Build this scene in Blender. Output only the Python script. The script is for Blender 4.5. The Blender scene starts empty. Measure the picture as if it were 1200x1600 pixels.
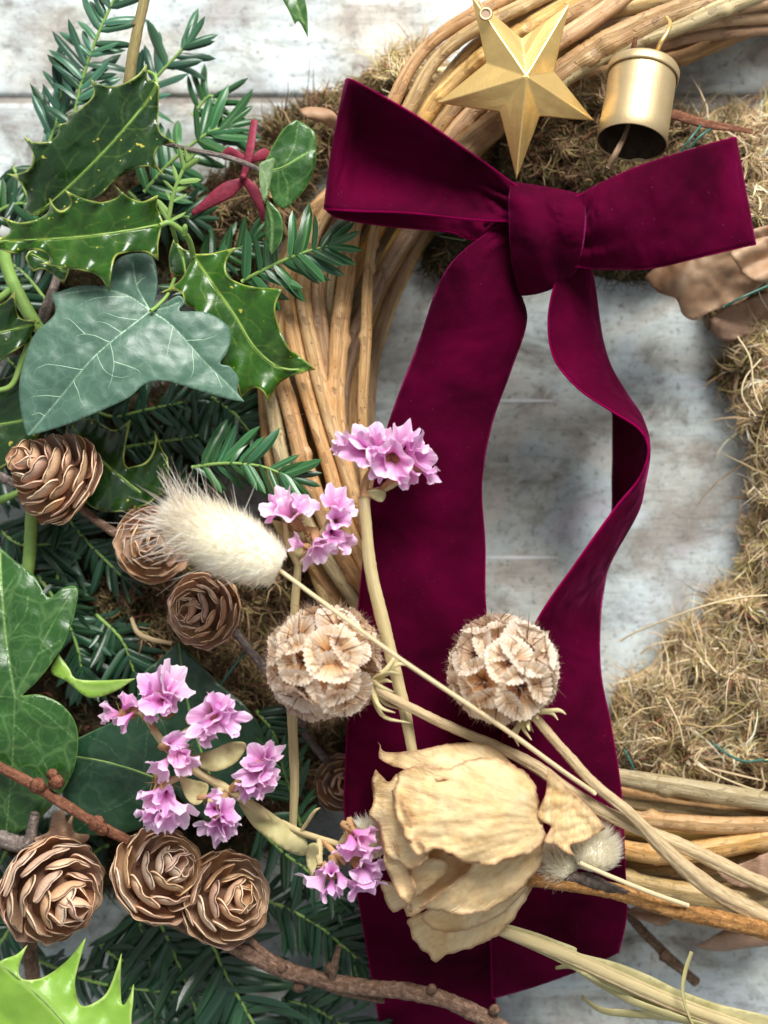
import bpy, bmesh, math, random
import numpy as np
from mathutils import Vector, Matrix, Quaternion, noise
from mathutils.geometry import delaunay_2d_cdt

random.seed(7); RNG = np.random.default_rng(7)
sc = bpy.context.scene
COL = sc.collection

# ---------------------------------------------------------------- camera, world, light
S = 0.00019            # metres for one photo pixel on the table plane
CAM_H = 0.42           # camera height above the table
cam_d = bpy.data.cameras.new("camera"); cam = bpy.data.objects.new("camera", cam_d); COL.objects.link(cam)
cam.location = (0, 0, CAM_H); cam.rotation_euler = (0, 0, 0)
cam_d.sensor_fit = 'VERTICAL'; cam_d.sensor_height = 36.0; cam_d.sensor_width = 27.0
cam_d.lens = 36.0 / (2 * (800 * S) / CAM_H)
cam_d.clip_start = 0.01; cam_d.clip_end = 50
cam_d.dof.use_dof = True; cam_d.dof.focus_distance = CAM_H - 235 * S; cam_d.dof.aperture_fstop = 6.5
sc.camera = cam

w = bpy.data.worlds.new("World"); sc.world = w; w.use_nodes = True
bg = w.node_tree.nodes["Background"]; bg.inputs[0].default_value = (0.93, 0.96, 1.0, 1); bg.inputs[1].default_value = 0.47

def area(name, loc, target, sx, sy, power, col):
    d = bpy.data.lights.new(name, 'AREA'); d.shape = 'RECTANGLE'; d.size = sx; d.size_y = sy; d.energy = power; d.color = col
    o = bpy.data.objects.new(name, d); COL.objects.link(o); o.location = loc
    o.rotation_euler = (Vector(target) - Vector(loc)).to_track_quat('-Z', 'Y').to_euler()
    return o
area("window_light", (0.26, 1.12, 1.06), (0, 0.0, 0), 0.85, 0.68, 52, (1.0, 0.975, 0.935))

sc.view_settings.view_transform = 'Standard'; sc.view_settings.look = 'None'
sc.view_settings.exposure = 0.0; sc.view_settings.gamma = 1.0
sc.view_settings.use_curve_mapping = False
sc.render.engine = 'CYCLES'
sc.cycles.use_denoising = True
sc.cycles.max_bounces = 10; sc.cycles.diffuse_bounces = 7; sc.cycles.transmission_bounces = 8; sc.cycles.transparent_max_bounces = 16
sc.cycles.sample_clamp_indirect = 8

# ---------------------------------------------------------------- helpers
def P(a):
    """photo pixel x, y and height z (pixels) -> world metres"""
    a = np.asarray(a, float); k = (CAM_H - a[..., 2] * S) / CAM_H
    return np.stack([(a[..., 0] - 600) * S * k, (800 - a[..., 1]) * S * k, a[..., 2] * S], -1)
def K(z): return S * (CAM_H - z * S) / CAM_H

def cr(pts, n):
    """Catmull-Rom through pts, n samples even in parameter"""
    p = np.asarray(pts, float)
    if len(p) == 2: 
        t = np.linspace(0, 1, n)[:, None]; return p[0] * (1 - t) + p[1] * t
    q = np.vstack([2 * p[0] - p[1], p, 2 * p[-1] - p[-2]])
    t = np.linspace(0, len(p) - 1 - 1e-9, n); i = t.astype(int); f = (t - i)[:, None]
    a, b, c, d = q[i], q[i + 1], q[i + 2], q[i + 3]
    return 0.5 * (2 * b + (c - a) * f + (2 * a - 5 * b + 4 * c - d) * f ** 2 + (3 * b - a - 3 * c + d) * f ** 3)

def base_of(o):
    v = Vector((0, 0, 0))
    while o is not None: v += o.location; o = o.parent
    return np.array(v)

def mesh_np(name, V, faces, mat=None, smooth=True, uv=None, attrs=None, cols=None):
    me = bpy.data.meshes.new(name)
    V = np.asarray(V, np.float32)
    if isinstance(faces, np.ndarray):
        nf, k = faces.shape
        me.vertices.add(len(V)); me.vertices.foreach_set("co", V.ravel())
        me.loops.add(nf * k); me.loops.foreach_set("vertex_index", faces.astype(np.int32).ravel())
        me.polygons.add(nf); me.polygons.foreach_set("loop_start", np.arange(0, nf * k, k, dtype=np.int32))
        me.update(calc_edges=True)
    else:
        me.from_pydata(V.tolist(), [], faces); me.update()
    if smooth: me.polygons.foreach_set("use_smooth", np.ones(len(me.polygons), bool))
    if uv is not None:
        li = np.zeros(len(me.loops), np.int32); me.loops.foreach_get("vertex_index", li)
        l = me.uv_layers.new(name="UVMap"); l.data.foreach_set("uv", np.asarray(uv, np.float32)[li].ravel())
    for k_, v_ in (attrs or {}).items():
        a = me.attributes.new(k_, 'FLOAT', 'POINT'); a.data.foreach_set("value", np.asarray(v_, np.float32))
    if cols is not None:
        a = me.attributes.new("tint", 'FLOAT_COLOR', 'POINT'); c4 = np.ones((len(V), 4), np.float32); c4[:, :3] = cols
        a.data.foreach_set("color", c4.ravel())
    if mat: me.materials.append(mat)
    return me

def link(name, me, parent=None, loc=None):
    o = bpy.data.objects.new(name, me); COL.objects.link(o)
    if parent is not None: o.parent = parent
    if loc is not None: o.location = loc
    return o
def part(name, V, F, mat, parent, **kw):
    """world-space vertices -> a child mesh of an unrotated parent"""
    return link(name, mesh_np(name, np.asarray(V) - base_of(parent), F, mat, **kw), parent)
def tag(o, label, cat, group=None):
    o["label"] = label; o["category"] = cat
    if group: o["group"] = group
    return o
def thing(name, at, label, cat, group=None):
    o = bpy.data.objects.new(name, None); COL.objects.link(o); o.empty_display_size = 0.005
    o.location = Vector(P(at)); return tag(o, label, cat, group)
def thick(o, t, off=0.0):
    m = o.modifiers.new("thickness", 'SOLIDIFY'); m.thickness = t; m.offset = off; return o

def grid_faces(n, m, wrap_n=False, wrap_m=False):
    i = np.arange(n if wrap_n else n - 1)[:, None]; j = np.arange(m if wrap_m else m - 1)[None, :]
    i2 = (i + 1) % n; j2 = (j + 1) % m
    return np.stack([i * m + j + 0 * j2, i2 * m + j, i2 * m + j2, i * m + j2 + 0 * i], -1).reshape(-1, 4)

def tube_geo(W, R, sides=10, rough=0.0, seed=0, flat=None, cap=True, ribs=0, ribamp=0.0):
    """tube round world points W with radii R"""
    n = len(W); T = np.gradient(W, axis=0); T /= np.linalg.norm(T, axis=1)[:, None] + 1e-12
    ref = np.array([0.0, 0, 1.0]); N = np.zeros_like(W)
    for i in range(n):
        b = ref - T[i] * (ref @ T[i]); l = np.linalg.norm(b)
        if l < 1e-3: b = np.array([1.0, 0, 0]) - T[i] * T[i][0]; l = np.linalg.norm(b)
        N[i] = b / l; ref = N[i] * 0.7 + np.array([0, 0, 0.3])
    B = np.cross(T, N); th = np.linspace(0, 2 * np.pi, sides, endpoint=False)
    L = np.concatenate([[0], np.cumsum(np.linalg.norm(np.diff(W, axis=0), axis=1))])
    rr = np.repeat(R[:, None], sides, 1).astype(float)
    if rough:
        r_ = np.random.default_rng(seed)
        for f in (1, 2, 3):
            ph = r_.uniform(0, 6.28, 3)
            rr *= 1 + rough / f * np.sin(L[:, None] / (R.mean() + 1e-9) * (0.35 * f) + ph[0] + f * th[None] + ph[1])
        rr *= 1 + rough * 0.5 * r_.normal(size=rr.shape)
    if ribs: rr *= 1 + ribamp * np.cos(ribs * th)[None]
    a, b = (1, 1) if flat is None else flat
    V = W[:, None] + rr[..., None] * (a * np.cos(th)[None, :, None] * N[:, None] + b * np.sin(th)[None, :, None] * B[:, None])
    uv = np.stack([np.repeat(L[:, None], sides, 1), np.repeat((th / 6.2832)[None], n, 0)], -1)
    V = V.reshape(-1, 3); uv = uv.reshape(-1, 2)
    F = [tuple(f) for f in grid_faces(n, sides, wrap_m=True).tolist()]
    if cap:
        F.append(tuple(range(sides))[::-1]); F.append(tuple(range((n - 1) * sides, n * sides)))
    return V, F, uv
def tube(name, pts, mat, parent, n=None, sides=10, rough=0.03, seed=None, **kw):
    """pts rows: px, py, z, radius (pixels)"""
    p = np.asarray(pts, float); n = n or max(8, len(p) * 8)
    c = cr(p, n); W = P(c[:, :3]); R = np.maximum(c[:, 3], 0.15) * K(c[:, 2])
    V, F, uv = tube_geo(W, R, sides, rough, seed if seed is not None else random.randrange(9999), **kw)
    return part(name, V, F, mat, parent, uv=uv)

def inside(poly, q):
    x, y = q[:, 0], q[:, 1]; r = np.zeros(len(q), bool); j = len(poly) - 1
    for i in range(len(poly)):
        xi, yi = poly[i]; xj, yj = poly[j]
        c = ((yi > y) != (yj > y)) & (x < (xj - xi) * (y - yi) / (yj - yi + 1e-12) + xi)
        r ^= c; j = i
    return r
def dist_poly(q, line):
    d = np.full(len(q), 1e9)
    for a, b in zip(line[:-1], line[1:]):
        ab = b - a; t = np.clip(((q - a) @ ab) / (ab @ ab + 1e-12), 0, 1)
        d = np.minimum(d, np.linalg.norm(q - (a + t[:, None] * ab), axis=1))
    return d
def outline(pts, step):
    """closed outline; a third value marks a sharp corner"""
    n = len(pts); cor = [i for i, p in enumerate(pts) if len(p) > 2]
    xy = [np.array(p[:2], float) for p in pts]
    if not cor: seq = [(list(range(n)) + [0], True)]
    else:
        seq = []
        for a, b in zip(cor, cor[1:] + [cor[0] + n]): seq.append(([k % n for k in range(a, b + 1)], False))
    out = []
    for idx, closed in seq:
        p = np.array([xy[k] for k in idx])
        if closed: p = np.vstack([p, p[1:3]])
        c = cr(p, 24 * (len(p) - 1) + 1)
        if closed: c = c[24:24 * (len(p) - 2) + 1]
        L = np.concatenate([[0], np.cumsum(np.linalg.norm(np.diff(c, axis=0), axis=1))])
        m = max(2, int(L[-1] / step)); t = np.linspace(0, L[-1], m + 1)[:-1]
        out.append(np.stack([np.interp(t, L, c[:, 0]), np.interp(t, L, c[:, 1])], -1))
    return np.vstack(out)
def fbm(x, y, s, seed=0.0, o=3):
    return np.array([noise.fractal(Vector((a / s, b / s, seed)), 1.0, 2.0, o) for a, b in zip(x, y)])
def sheet(name, pts, zf, mat, parent, step=6, veins=(), t=1.4, secondary=(), uvf=None):
    """thin sheet with a real outline; zf(x, y, edge, vein) gives the height in pixels"""
    ol = outline(pts, step); lo, hi = ol.min(0), ol.max(0)
    gx, gy = np.meshgrid(np.arange(lo[0], hi[0], step), np.arange(lo[1], hi[1], step * 0.87))
    gx[::2] += step / 2; g = np.stack([gx.ravel(), gy.ravel()], -1); g += RNG.normal(0, step * 0.08, g.shape)
    g = g[inside(ol, g)]
    if len(g): g = g[dist_poly(g, np.vstack([ol, ol[:1]])) > step * 0.55]
    allp = np.vstack([ol, g]); m = len(ol)
    vs, _, fs, *_ = delaunay_2d_cdt([Vector(p) for p in allp], [], [list(range(m))], 1, 1e-5)
    q = np.array([tuple(v) for v in vs])
    fs = [tuple(f) for f in fs]
    e = dist_poly(q, np.vstack([ol, ol[:1]]))
    vd = np.full(len(q), 99.0)
    for v in veins: vd = np.minimum(vd, dist_poly(q, cr(v, 12 * len(v))))
    vs2 = np.full(len(q), 99.0)
    for v in secondary: vs2 = np.minimum(vs2, dist_poly(q, cr(v, 10 * len(v))))
    z = zf(q[:, 0], q[:, 1], e, vd)
    V = P(np.column_stack([q, z]))
    o = part(name, V, fs, mat, parent, uv=(q - lo) / 100.0 if uvf is None else uvf(q), attrs={"edge": e, "vein": vd, "vein2": vs2})
    thick(o, t * S, -1 if False else 0.0); return o

# ---------------------------------------------------------------- materials
def M(name, base, rough=0.6, spec=0.5, **kw):
    m = bpy.data.materials.new(name); m.use_nodes = True; nt = m.node_tree
    b = nt.nodes["Principled BSDF"]; b.inputs["Base Color"].default_value = (*base, 1); b.inputs["Roughness"].default_value = rough
    b.inputs["Specular IOR Level"].default_value = spec
    for k, v in kw.items(): b.inputs[k.replace("_", " ")].default_value = v
    return m, nt, b
class G:
    """small node-graph helper"""
    def __init__(s, nt): s.nt = nt; s.n = nt.nodes; s.l = nt.links
    def node(s, t, ins=None, **kw):
        x = s.n.new(t)
        for k, v in kw.items(): setattr(x, k, v)
        for k, v in (ins or {}).items():
            if hasattr(v, "is_output") or isinstance(v, bpy.types.NodeSocket): s.l.new(v, x.inputs[k])
            else: x.inputs[k].default_value = v
        return x
    def co(s, kind="Object", scale=(1, 1, 1)):
        c = s.node("ShaderNodeTexCoord"); mp = s.node("ShaderNodeMapping", {"Vector": c.outputs[kind], "Scale": scale}); return mp.outputs[0]
    def noise(s, vec, scale, detail=4, rough=0.55, dist=0.0):
        return s.node("ShaderNodeTexNoise", {"Vector": vec, "Scale": scale, "Detail": detail, "Roughness": rough, "Distortion": dist}).outputs["Fac"]
    def ramp(s, fac, stops):
        r = s.node("ShaderNodeValToRGB", {"Fac": fac}); e = r.color_ramp.elements
        while len(e) < len(stops): e.new(0.5)
        for k, (p, c) in enumerate(stops):
            e[k].position = p; e[k].color = (*c, 1) if not isinstance(c, (int, float)) else (c, c, c, 1)
        return r.outputs[0]
    def mix(s, fac, a, b, mode='MIX'):
        x = s.node("ShaderNodeMix", data_type='RGBA', blend_type=mode)
        for k, v in ((0, fac), (6, a), (7, b)):
            if isinstance(v, bpy.types.NodeSocket): s.l.new(v, x.inputs[k])
            else: x.inputs[k].default_value = (*v, 1) if isinstance(v, tuple) and len(v) == 3 else v
        return x.outputs[2]
    def math(s, op, a, b=0.0, c=0.0):
        x = s.node("ShaderNodeMath", operation=op)
        for k, v in enumerate((a, b, c)):
            if isinstance(v, bpy.types.NodeSocket): s.l.new(v, x.inputs[k])
            else: x.inputs[k].default_value = v
        return x.outputs[0]
    def attr(s, n): return s.node("ShaderNodeAttribute", attribute_name=n)
    def rnd(s): return s.node("ShaderNodeObjectInfo").outputs["Random"]
    def bump(s, b, h, dist=0.0003, strength=0.6):
        x = s.node("ShaderNodeBump", {"Height": h, "Distance": dist, "Strength": strength}); s.l.new(x.outputs[0], b.inputs["Normal"]); return x
    def hsv(s, col, h=0.5, sat=1.0, v=1.0):
        x = s.node("ShaderNodeHueSaturation")
        for k, q in (("Hue", h), ("Saturation", sat), ("Value", v), ("Color", col)):
            if isinstance(q, bpy.types.NodeSocket): s.l.new(q, x.inputs[k])
            else: x.inputs[k].default_value = q
        return x.outputs[0]
    def rng(s, v, a, b, c, d):
        return s.node("ShaderNodeMapRange", {"Value": v, "From Min": a, "From Max": b, "To Min": c, "To Max": d}).outputs[0]
    def translucent(s, b, col, fac):
        out = [x for x in s.n if x.type == 'OUTPUT_MATERIAL'][0]
        t = s.node("ShaderNodeBsdfTranslucent")
        if isinstance(col, bpy.types.NodeSocket): s.l.new(col, t.inputs[0])
        else: t.inputs[0].default_value = (*col, 1)
        mx = s.node("ShaderNodeMixShader", {0: fac}); s.l.new(b.outputs[0], mx.inputs[1]); s.l.new(t.outputs[0], mx.inputs[2]); s.l.new(mx.outputs[0], out.inputs[0])

def mat_table():
    m, nt, b = M("weathered_paint", (0.5, 0.5, 0.5), 0.5, 0.5); g = G(nt)
    c = g.co("Object"); cs = g.co("Object", (0.68, 1, 1))
    big = g.noise(cs, 26, 5, 0.62, 0.6); mid = g.noise(cs, 75, 6, 0.68, 0.5); fine = g.noise(c, 420, 6, 0.75); streak = g.noise(g.co("Object", (0.12, 1, 1)), 120, 5, 0.6, 0.3)
    col = g.ramp(mid, [(0.28, (0.15, 0.135, 0.12)), (0.40, (0.38, 0.38, 0.36)), (0.49, (0.565, 0.595, 0.58)), (0.64, (0.70, 0.735, 0.73))])
    tint = g.ramp(g.noise(cs, 40, 3, 0.5, 1.0), [(0.33, (0.96, 0.84, 0.75)), (0.46, (0.97, 1, 0.96)), (0.60, (0.84, 0.94, 1.0)), (0.75, (0.92, 0.84, 0.96))])
    col = g.mix(0.8, col, tint, 'MULTIPLY')
    col = g.mix(g.ramp(big, [(0.48, 0.0), (0.66, 0.8)]), col, (0.23, 0.195, 0.165))
    col = g.mix(g.ramp(streak, [(0.58, 0.0), (0.74, 0.45)]), col, (0.15, 0.125, 0.10))
    col = g.mix(g.ramp(fine, [(0.34, 0.8), (0.46, 0.0)]), col, (0.13, 0.125, 0.12))
    col = g.mix(g.ramp(g.noise(c, 900, 3, 0.6), [(0.6, 0.0), (0.75, 0.35)]), col, (0.8, 0.82, 0.8))
    nt.links.new(col, b.inputs["Base Color"])
    nt.links.new(g.ramp(mid, [(0.3, 0.65), (0.7, 0.38)]), b.inputs["Roughness"])
    grain = g.noise(g.co("Object", (0.035, 1, 1)), 900, 4, 0.6, 0.2)
    col2 = g.mix(g.ramp(grain, [(0.34, 0.08), (0.46, 0.0)]), col, (0.16, 0.14, 0.125)); nt.links.new(col2, b.inputs["Base Color"])
    crack = g.ramp(g.noise(g.co("Object", (0.05, 1, 1)), 160, 5, 0.6, 0.6), [(0.495, 0.0), (0.50, 1.0), (0.505, 0.0)])
    col3 = g.mix(g.math('MULTIPLY', crack, 0.12), col2, (0.10, 0.085, 0.075)); col3 = g.mix(g.math('MULTIPLY', g.attr('pale_edge').outputs['Fac'], g.ramp(g.noise(g.co('Object', (1, 0.2, 1)), 45, 3, 0.5), [(0.50, 0.0), (0.60, 0.9)])), col3, (0.84, 0.86, 0.87)); nt.links.new(col3, b.inputs["Base Color"])  # plank edges take a paler colour, broken up by noise
    g.bump(b, g.math('SUBTRACT', g.math('ADD', g.math('ADD', g.math('MULTIPLY', fine, 0.5), mid), g.math('MULTIPLY', grain, 0.15)), g.math('MULTIPLY', crack, 0.2)), 0.0007, 0.6); return m

def mat_cane(name, a, bcol, dark):
    m, nt, b = M(name, a, 0.38, 0.5); g = G(nt)
    u = g.co("UV", (90, 5, 1)); uf = g.co("UV", (40, 22, 1))
    st = g.noise(uf, 3.0, 5, 0.6); lg = g.noise(u, 1.0, 4, 0.6, 0.4); r = g.rnd()
    col = g.mix(g.ramp(lg, [(0.35, 0.0), (0.65, 1.0)]), a, bcol)
    col = g.mix(g.ramp(st, [(0.32, 0.75), (0.5, 0.0)]), col, dark)
    sp = g.noise(g.co("Object"), 900, 2, 0.5)
    col = g.mix(g.ramp(sp, [(0.68, 0.0), (0.72, 0.8)]), col, dark)
    col = g.hsv(col, g.rng(r, 0, 1, 0.488, 0.51), g.rng(g.math('FRACT', g.math('MULTIPLY', r, 7.3)), 0, 1, 0.85, 1.15), g.rng(g.math('FRACT', g.math('MULTIPLY', r, 3.7)), 0, 1, 0.75, 1.2))
    nt.links.new(col, b.inputs["Base Color"]); nt.links.new(g.rng(st, 0.3, 0.7, 0.30, 0.55), b.inputs["Roughness"])
    peel = g.ramp(g.noise(g.co('UV', (150, 3, 1)), 1.3, 3, 0.5, 0.8), [(0.60, 0.0), (0.64, 1.0)]); colp = g.mix(g.math('MULTIPLY', peel, 0.55), col, (a[0] * 0.45, a[1] * 0.42, a[2] * 0.5)); nt.links.new(colp, b.inputs['Base Color'])
    g.bump(b, g.math('ADD', g.math('ADD', st, g.math('MULTIPLY', lg, 0.6)), g.math('MULTIPLY', peel, 0.5)), 0.0004, 0.75); return m

def mat_bark(name, a, bcol, scale=1.0):
    m, nt, b = M(name, a, 0.75, 0.3); g = G(nt)
    u = g.co("UV", (260 * scale, 5, 1)); n1 = g.noise(u, 1.4, 6, 0.7, 0.6); n2 = g.noise(g.co("Object"), 700, 5, 0.7)
    f = g.math('MULTIPLY', n1, n2)
    col = g.ramp(f, [(0.14, (a[0] * .35, a[1] * .35, a[2] * .35)), (0.26, a), (0.42, bcol)])
    nt.links.new(col, b.inputs["Base Color"]); g.bump(b, f, 0.0012, 0.9); return m

def mat_velvet(name="burgundy_velvet", lift=1.0):
    m, nt, b = M(name, (0.075, 0.0, 0.022), 0.85, 0.03); g = G(nt)
    n = g.noise(g.co("Object"), 38, 4, 0.6, 0.5); f = g.noise(g.co("Object"), 3000, 2, 0.5)
    col = g.ramp(n, [(0.28, (0.025 * lift, 0.0002, 0.006 * lift)), (0.72, (0.086 * lift, 0.0003, 0.020 * lift))])
    col = g.mix(g.ramp(g.noise(g.co("Object"), 2600, 1, 0.5), [(0.77, 0.0), (0.82, 0.25)]), col, (0.5, 0.25, 0.35))
    nt.links.new(col, b.inputs["Base Color"])
    nap = g.noise(g.co("Object", (1, 0.55, 1)), 110, 5, 0.62, 0.8)
    nt.links.new(g.ramp(nap, [(0.40, 0.06 * min(lift, 1.3)), (0.58, 0.40 * min(lift, 1.3)), (0.72, 0.95 * min(lift, 1.3))]), b.inputs["Sheen Weight"])
    b.inputs["Sheen Roughness"].default_value = 0.30; b.inputs["Sheen Tint"].default_value = (0.90, 0.08, 0.38, 1)
    g.bump(b, g.math('ADD', f, g.math('MULTIPLY', nap, 0.8)), 0.0003, 0.5); return m

def mat_leaf(name, col, dark, vein, margin, rough, vein_w=2.0, net=0.0, margin_w=3.5, trans=(0.1, 0.3, 0.02), tf=0.12, specks=0.0, vstr=1.0, v2=0.0, coat=0.0, net_scale=1.0):
    m, nt, b = M(name, col, rough, 0.5); g = G(nt)
    c = g.co("Object"); n = g.noise(c, 60, 4, 0.6)
    base = g.mix(g.ramp(n, [(0.35, 0.0), (0.65, 1.0)]), dark, col)
    ve = g.math('MULTIPLY', g.ramp(g.math('DIVIDE', g.attr("vein").outputs["Fac"], vein_w * 2.2), [(0.15, 1.0), (1.0, 0.0)]), vstr)
    h = ve
    if v2:
        v_2 = g.math('MULTIPLY', g.ramp(g.math('DIVIDE', g.attr("vein2").outputs["Fac"], vein_w * 1.5), [(0.1, 1.0), (1.0, 0.0)]), v2)
        base = g.mix(v_2, base, vein); h = g.math('MAXIMUM', h, v_2)
    if net:
        w_ = g.node("ShaderNodeTexNoise", {"Vector": c, "Scale": 180.0}); wv = g.node("ShaderNodeVectorMath", {0: c, 1: g.node("ShaderNodeVectorMath", {0: w_.outputs["Color"], 1: (0.0045, 0.0045, 0.0045)}, operation='MULTIPLY').outputs[0]}, operation='ADD').outputs[0]
        vo = g.node("ShaderNodeTexVoronoi", {"Vector": wv, "Scale": 170.0 * net_scale}, feature='DISTANCE_TO_EDGE').outputs["Distance"]
        ln = g.math('MULTIPLY', g.ramp(vo, [(0.0, 1.0), (0.07, 0.0)]), net)
        vo2 = g.node("ShaderNodeTexVoronoi", {"Vector": wv, "Scale": 430.0 * net_scale}, feature='DISTANCE_TO_EDGE').outputs["Distance"]
        ln = g.math('MAXIMUM', ln, g.math('MULTIPLY', g.ramp(vo2, [(0.0, 1.0), (0.09, 0.0)]), net * 0.45))
        base = g.mix(ln, base, vein); h = g.math('MAXIMUM', h, g.math('MULTIPLY', ln, 0.6))
    base = g.mix(ve, base, vein)
    if specks:
        base = g.mix(g.ramp(g.noise(c, 520, 1, 0.4), [(0.735, 0.0), (0.76, specks)]), base, (0.55, 0.50, 0.08))
    base = g.mix(g.math('MULTIPLY', g.ramp(g.math('DIVIDE', g.attr("edge").outputs["Fac"], margin_w * 2), [(0.2, 0.85), (0.7, 0.0)]), g.ramp(g.noise(c, 140, 2, 0.5), [(0.35, 0.15), (0.6, 1.0)])), base, margin)
    nt.links.new(base, b.inputs["Base Color"])
    nt.links.new(g.rng(g.noise(c, 300, 4, 0.6), 0.3, 0.7, rough * 0.8, rough * 1.25), b.inputs["Roughness"])
    if coat: b.inputs["Coat Weight"].default_value = coat; b.inputs["Coat Roughness"].default_value = 0.12
    g.bump(b, g.math('SUBTRACT', g.math('MULTIPLY', g.noise(c, 500, 4, 0.6), 0.5), h), 0.0004, 0.45)
    if tf: g.translucent(b, trans, tf)
    return m

def mat_needle(name, top, under):
    m, nt, b = M(name, top, 0.32, 0.5); g = G(nt)
    x = g.math('ABSOLUTE', g.attr("across").outputs["Fac"]); r = g.rnd()
    col = g.mix(g.ramp(x, [(0.08, 0.35), (0.22, 0.0), (0.85, 0.0), (1.0, 0.5)]), top, under)
    col = g.hsv(col, g.rng(r, 0, 1, 0.47, 0.52), 1.0, g.rng(g.math('FRACT', g.math('MULTIPLY', r, 5.7)), 0, 1, 0.6, 1.5))
    nt.links.new(col, b.inputs["Base Color"]); g.bump(b, g.noise(g.co("Object"), 30, 2), 0.0001, 0.3); return m

def mat_scale():
    m, nt, b = M("cone_scale", (0.3, 0.17, 0.1), 0.55, 0.35); g = G(nt)
    u = g.attr("along").outputs["Fac"]; r = g.rnd()
    fib = g.noise(g.co("UV", (2.0, 26, 1)), 2.2, 5, 0.65, 0.25)
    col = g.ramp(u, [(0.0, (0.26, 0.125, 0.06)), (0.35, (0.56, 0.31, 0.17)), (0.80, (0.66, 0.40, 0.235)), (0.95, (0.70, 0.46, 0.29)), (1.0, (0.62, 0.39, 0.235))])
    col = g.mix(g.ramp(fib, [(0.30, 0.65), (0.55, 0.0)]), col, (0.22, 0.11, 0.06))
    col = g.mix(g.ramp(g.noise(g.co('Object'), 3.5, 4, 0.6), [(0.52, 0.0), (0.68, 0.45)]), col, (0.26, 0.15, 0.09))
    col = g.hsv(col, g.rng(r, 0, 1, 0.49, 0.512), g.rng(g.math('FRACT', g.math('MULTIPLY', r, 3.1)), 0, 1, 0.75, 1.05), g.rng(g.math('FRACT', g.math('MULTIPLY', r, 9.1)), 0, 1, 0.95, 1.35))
    nt.links.new(col, b.inputs["Base Color"]); g.bump(b, fib, 0.0004, 0.55); return m

def mat_statice():
    m, nt, b = M("statice_papery_pink", (0.6, 0.25, 0.5), 0.6, 0.3); g = G(nt)
    u = g.attr("along").outputs["Fac"]; r = g.rnd()
    rib = g.noise(g.co("UV", (0.8, 34, 1)), 1.0, 3, 0.6)
    col = g.ramp(u, [(0.0, (0.55, 0.11, 0.32)), (0.15, (0.78, 0.32, 0.64)), (0.6, (0.89, 0.47, 0.80)), (0.9, (0.93, 0.62, 0.87)), (1.0, (0.95, 0.80, 0.93))])
    col = g.mix(g.ramp(rib, [(0.38, 0.4), (0.52, 0.0)]), col, (0.58, 0.17, 0.46))
    col = g.hsv(col, g.rng(r, 0, 1, 0.485, 0.515), g.rng(g.math('FRACT', g.math('MULTIPLY', r, 4.3)), 0, 1, 0.75, 1.25), g.rng(g.math('FRACT', g.math('MULTIPLY', r, 6.1)), 0, 1, 0.85, 1.1))
    nt.links.new(col, b.inputs["Base Color"]); g.bump(b, rib, 0.0003, 0.5); g.translucent(b, col, 0.35); return m

def mat_cup():
    m, nt, b = M("scabiosa_paper", (0.6, 0.45, 0.3), 0.55, 0.3); g = G(nt)
    u = g.attr("along").outputs["Fac"]; a = g.attr("angle").outputs["Fac"]
    base = g.ramp(u, [(0.0, (0.58, 0.25, 0.08)), (0.35, (0.80, 0.50, 0.26)), (0.7, (0.88, 0.69, 0.48)), (1.0, (0.92, 0.81, 0.66))])
    base = g.hsv(base, 0.5, g.rng(g.rnd(), 0, 1, 0.75, 1.1), g.rng(g.math('FRACT', g.math('MULTIPLY', g.rnd(), 5.3)), 0, 1, 0.85, 1.1))
    s = g.math('ABSOLUTE', g.math('SINE', g.math('MULTIPLY', a, 17.0)))
    ln = g.math('MULTIPLY', g.ramp(s, [(0.06, 1.0), (0.22, 0.0)]), g.ramp(u, [(0.15, 0.1), (0.4, 0.6), (0.8, 0.5), (1.0, 0.25)]))
    col = g.mix(ln, base, (0.25, 0.115, 0.055)); nt.links.new(col, b.inputs["Base Color"])
    g.bump(b, s, 0.0003, 0.5); g.translucent(b, base, 0.4); return m

def mat_simple(name, a, bcol, rough=0.6, scale=300, bump=0.0003, spec=0.4, detail=5, trans=0.0, metal=0.0, stretch=None):
    m, nt, b = M(name, a, rough, spec); g = G(nt); b.inputs["Metallic"].default_value = metal
    v = g.co("UV", stretch) if stretch else g.co("Object")
    n = g.noise(v, scale, detail, 0.62)
    col = g.ramp(n, [(0.33, a), (0.67, bcol)]); nt.links.new(col, b.inputs["Base Color"])
    if bump: g.bump(b, n, bump, 0.6)
    if trans: g.translucent(b, bcol, trans)
    return m

def mat_rose():
    m, nt, b = M("dried_rose", (0.75, 0.55, 0.3), 0.62, 0.3); g = G(nt)
    c = g.co("Object"); n = g.noise(c, 90, 5, 0.6, 0.8); f = g.noise(g.co("UV", (7, 1.3, 1)), 4, 6, 0.62, 0.8); crinkle = g.noise(c, 520, 4, 0.6, 0.6)
    col = g.ramp(n, [(0.3, (0.82, 0.56, 0.25)), (0.5, (0.92, 0.71, 0.39)), (0.72, (0.94, 0.80, 0.51))])
    col = g.mix(g.ramp(f, [(0.36, 0.35), (0.5, 0.0)]), col, (0.58, 0.33, 0.14))
    col = g.mix(g.ramp(g.math('DIVIDE', g.attr("edge").outputs["Fac"], 8.0), [(0.12, 0.75), (0.7, 0.0)]), col, (0.52, 0.30, 0.17))
    nt.links.new(col, b.inputs["Base Color"]); g.bump(b, g.math('ADD', f, g.math('MULTIPLY', crinkle, 0.45)), 0.0010, 0.7); g.translucent(b, (0.88, 0.62, 0.30), 0.22); return m

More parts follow.
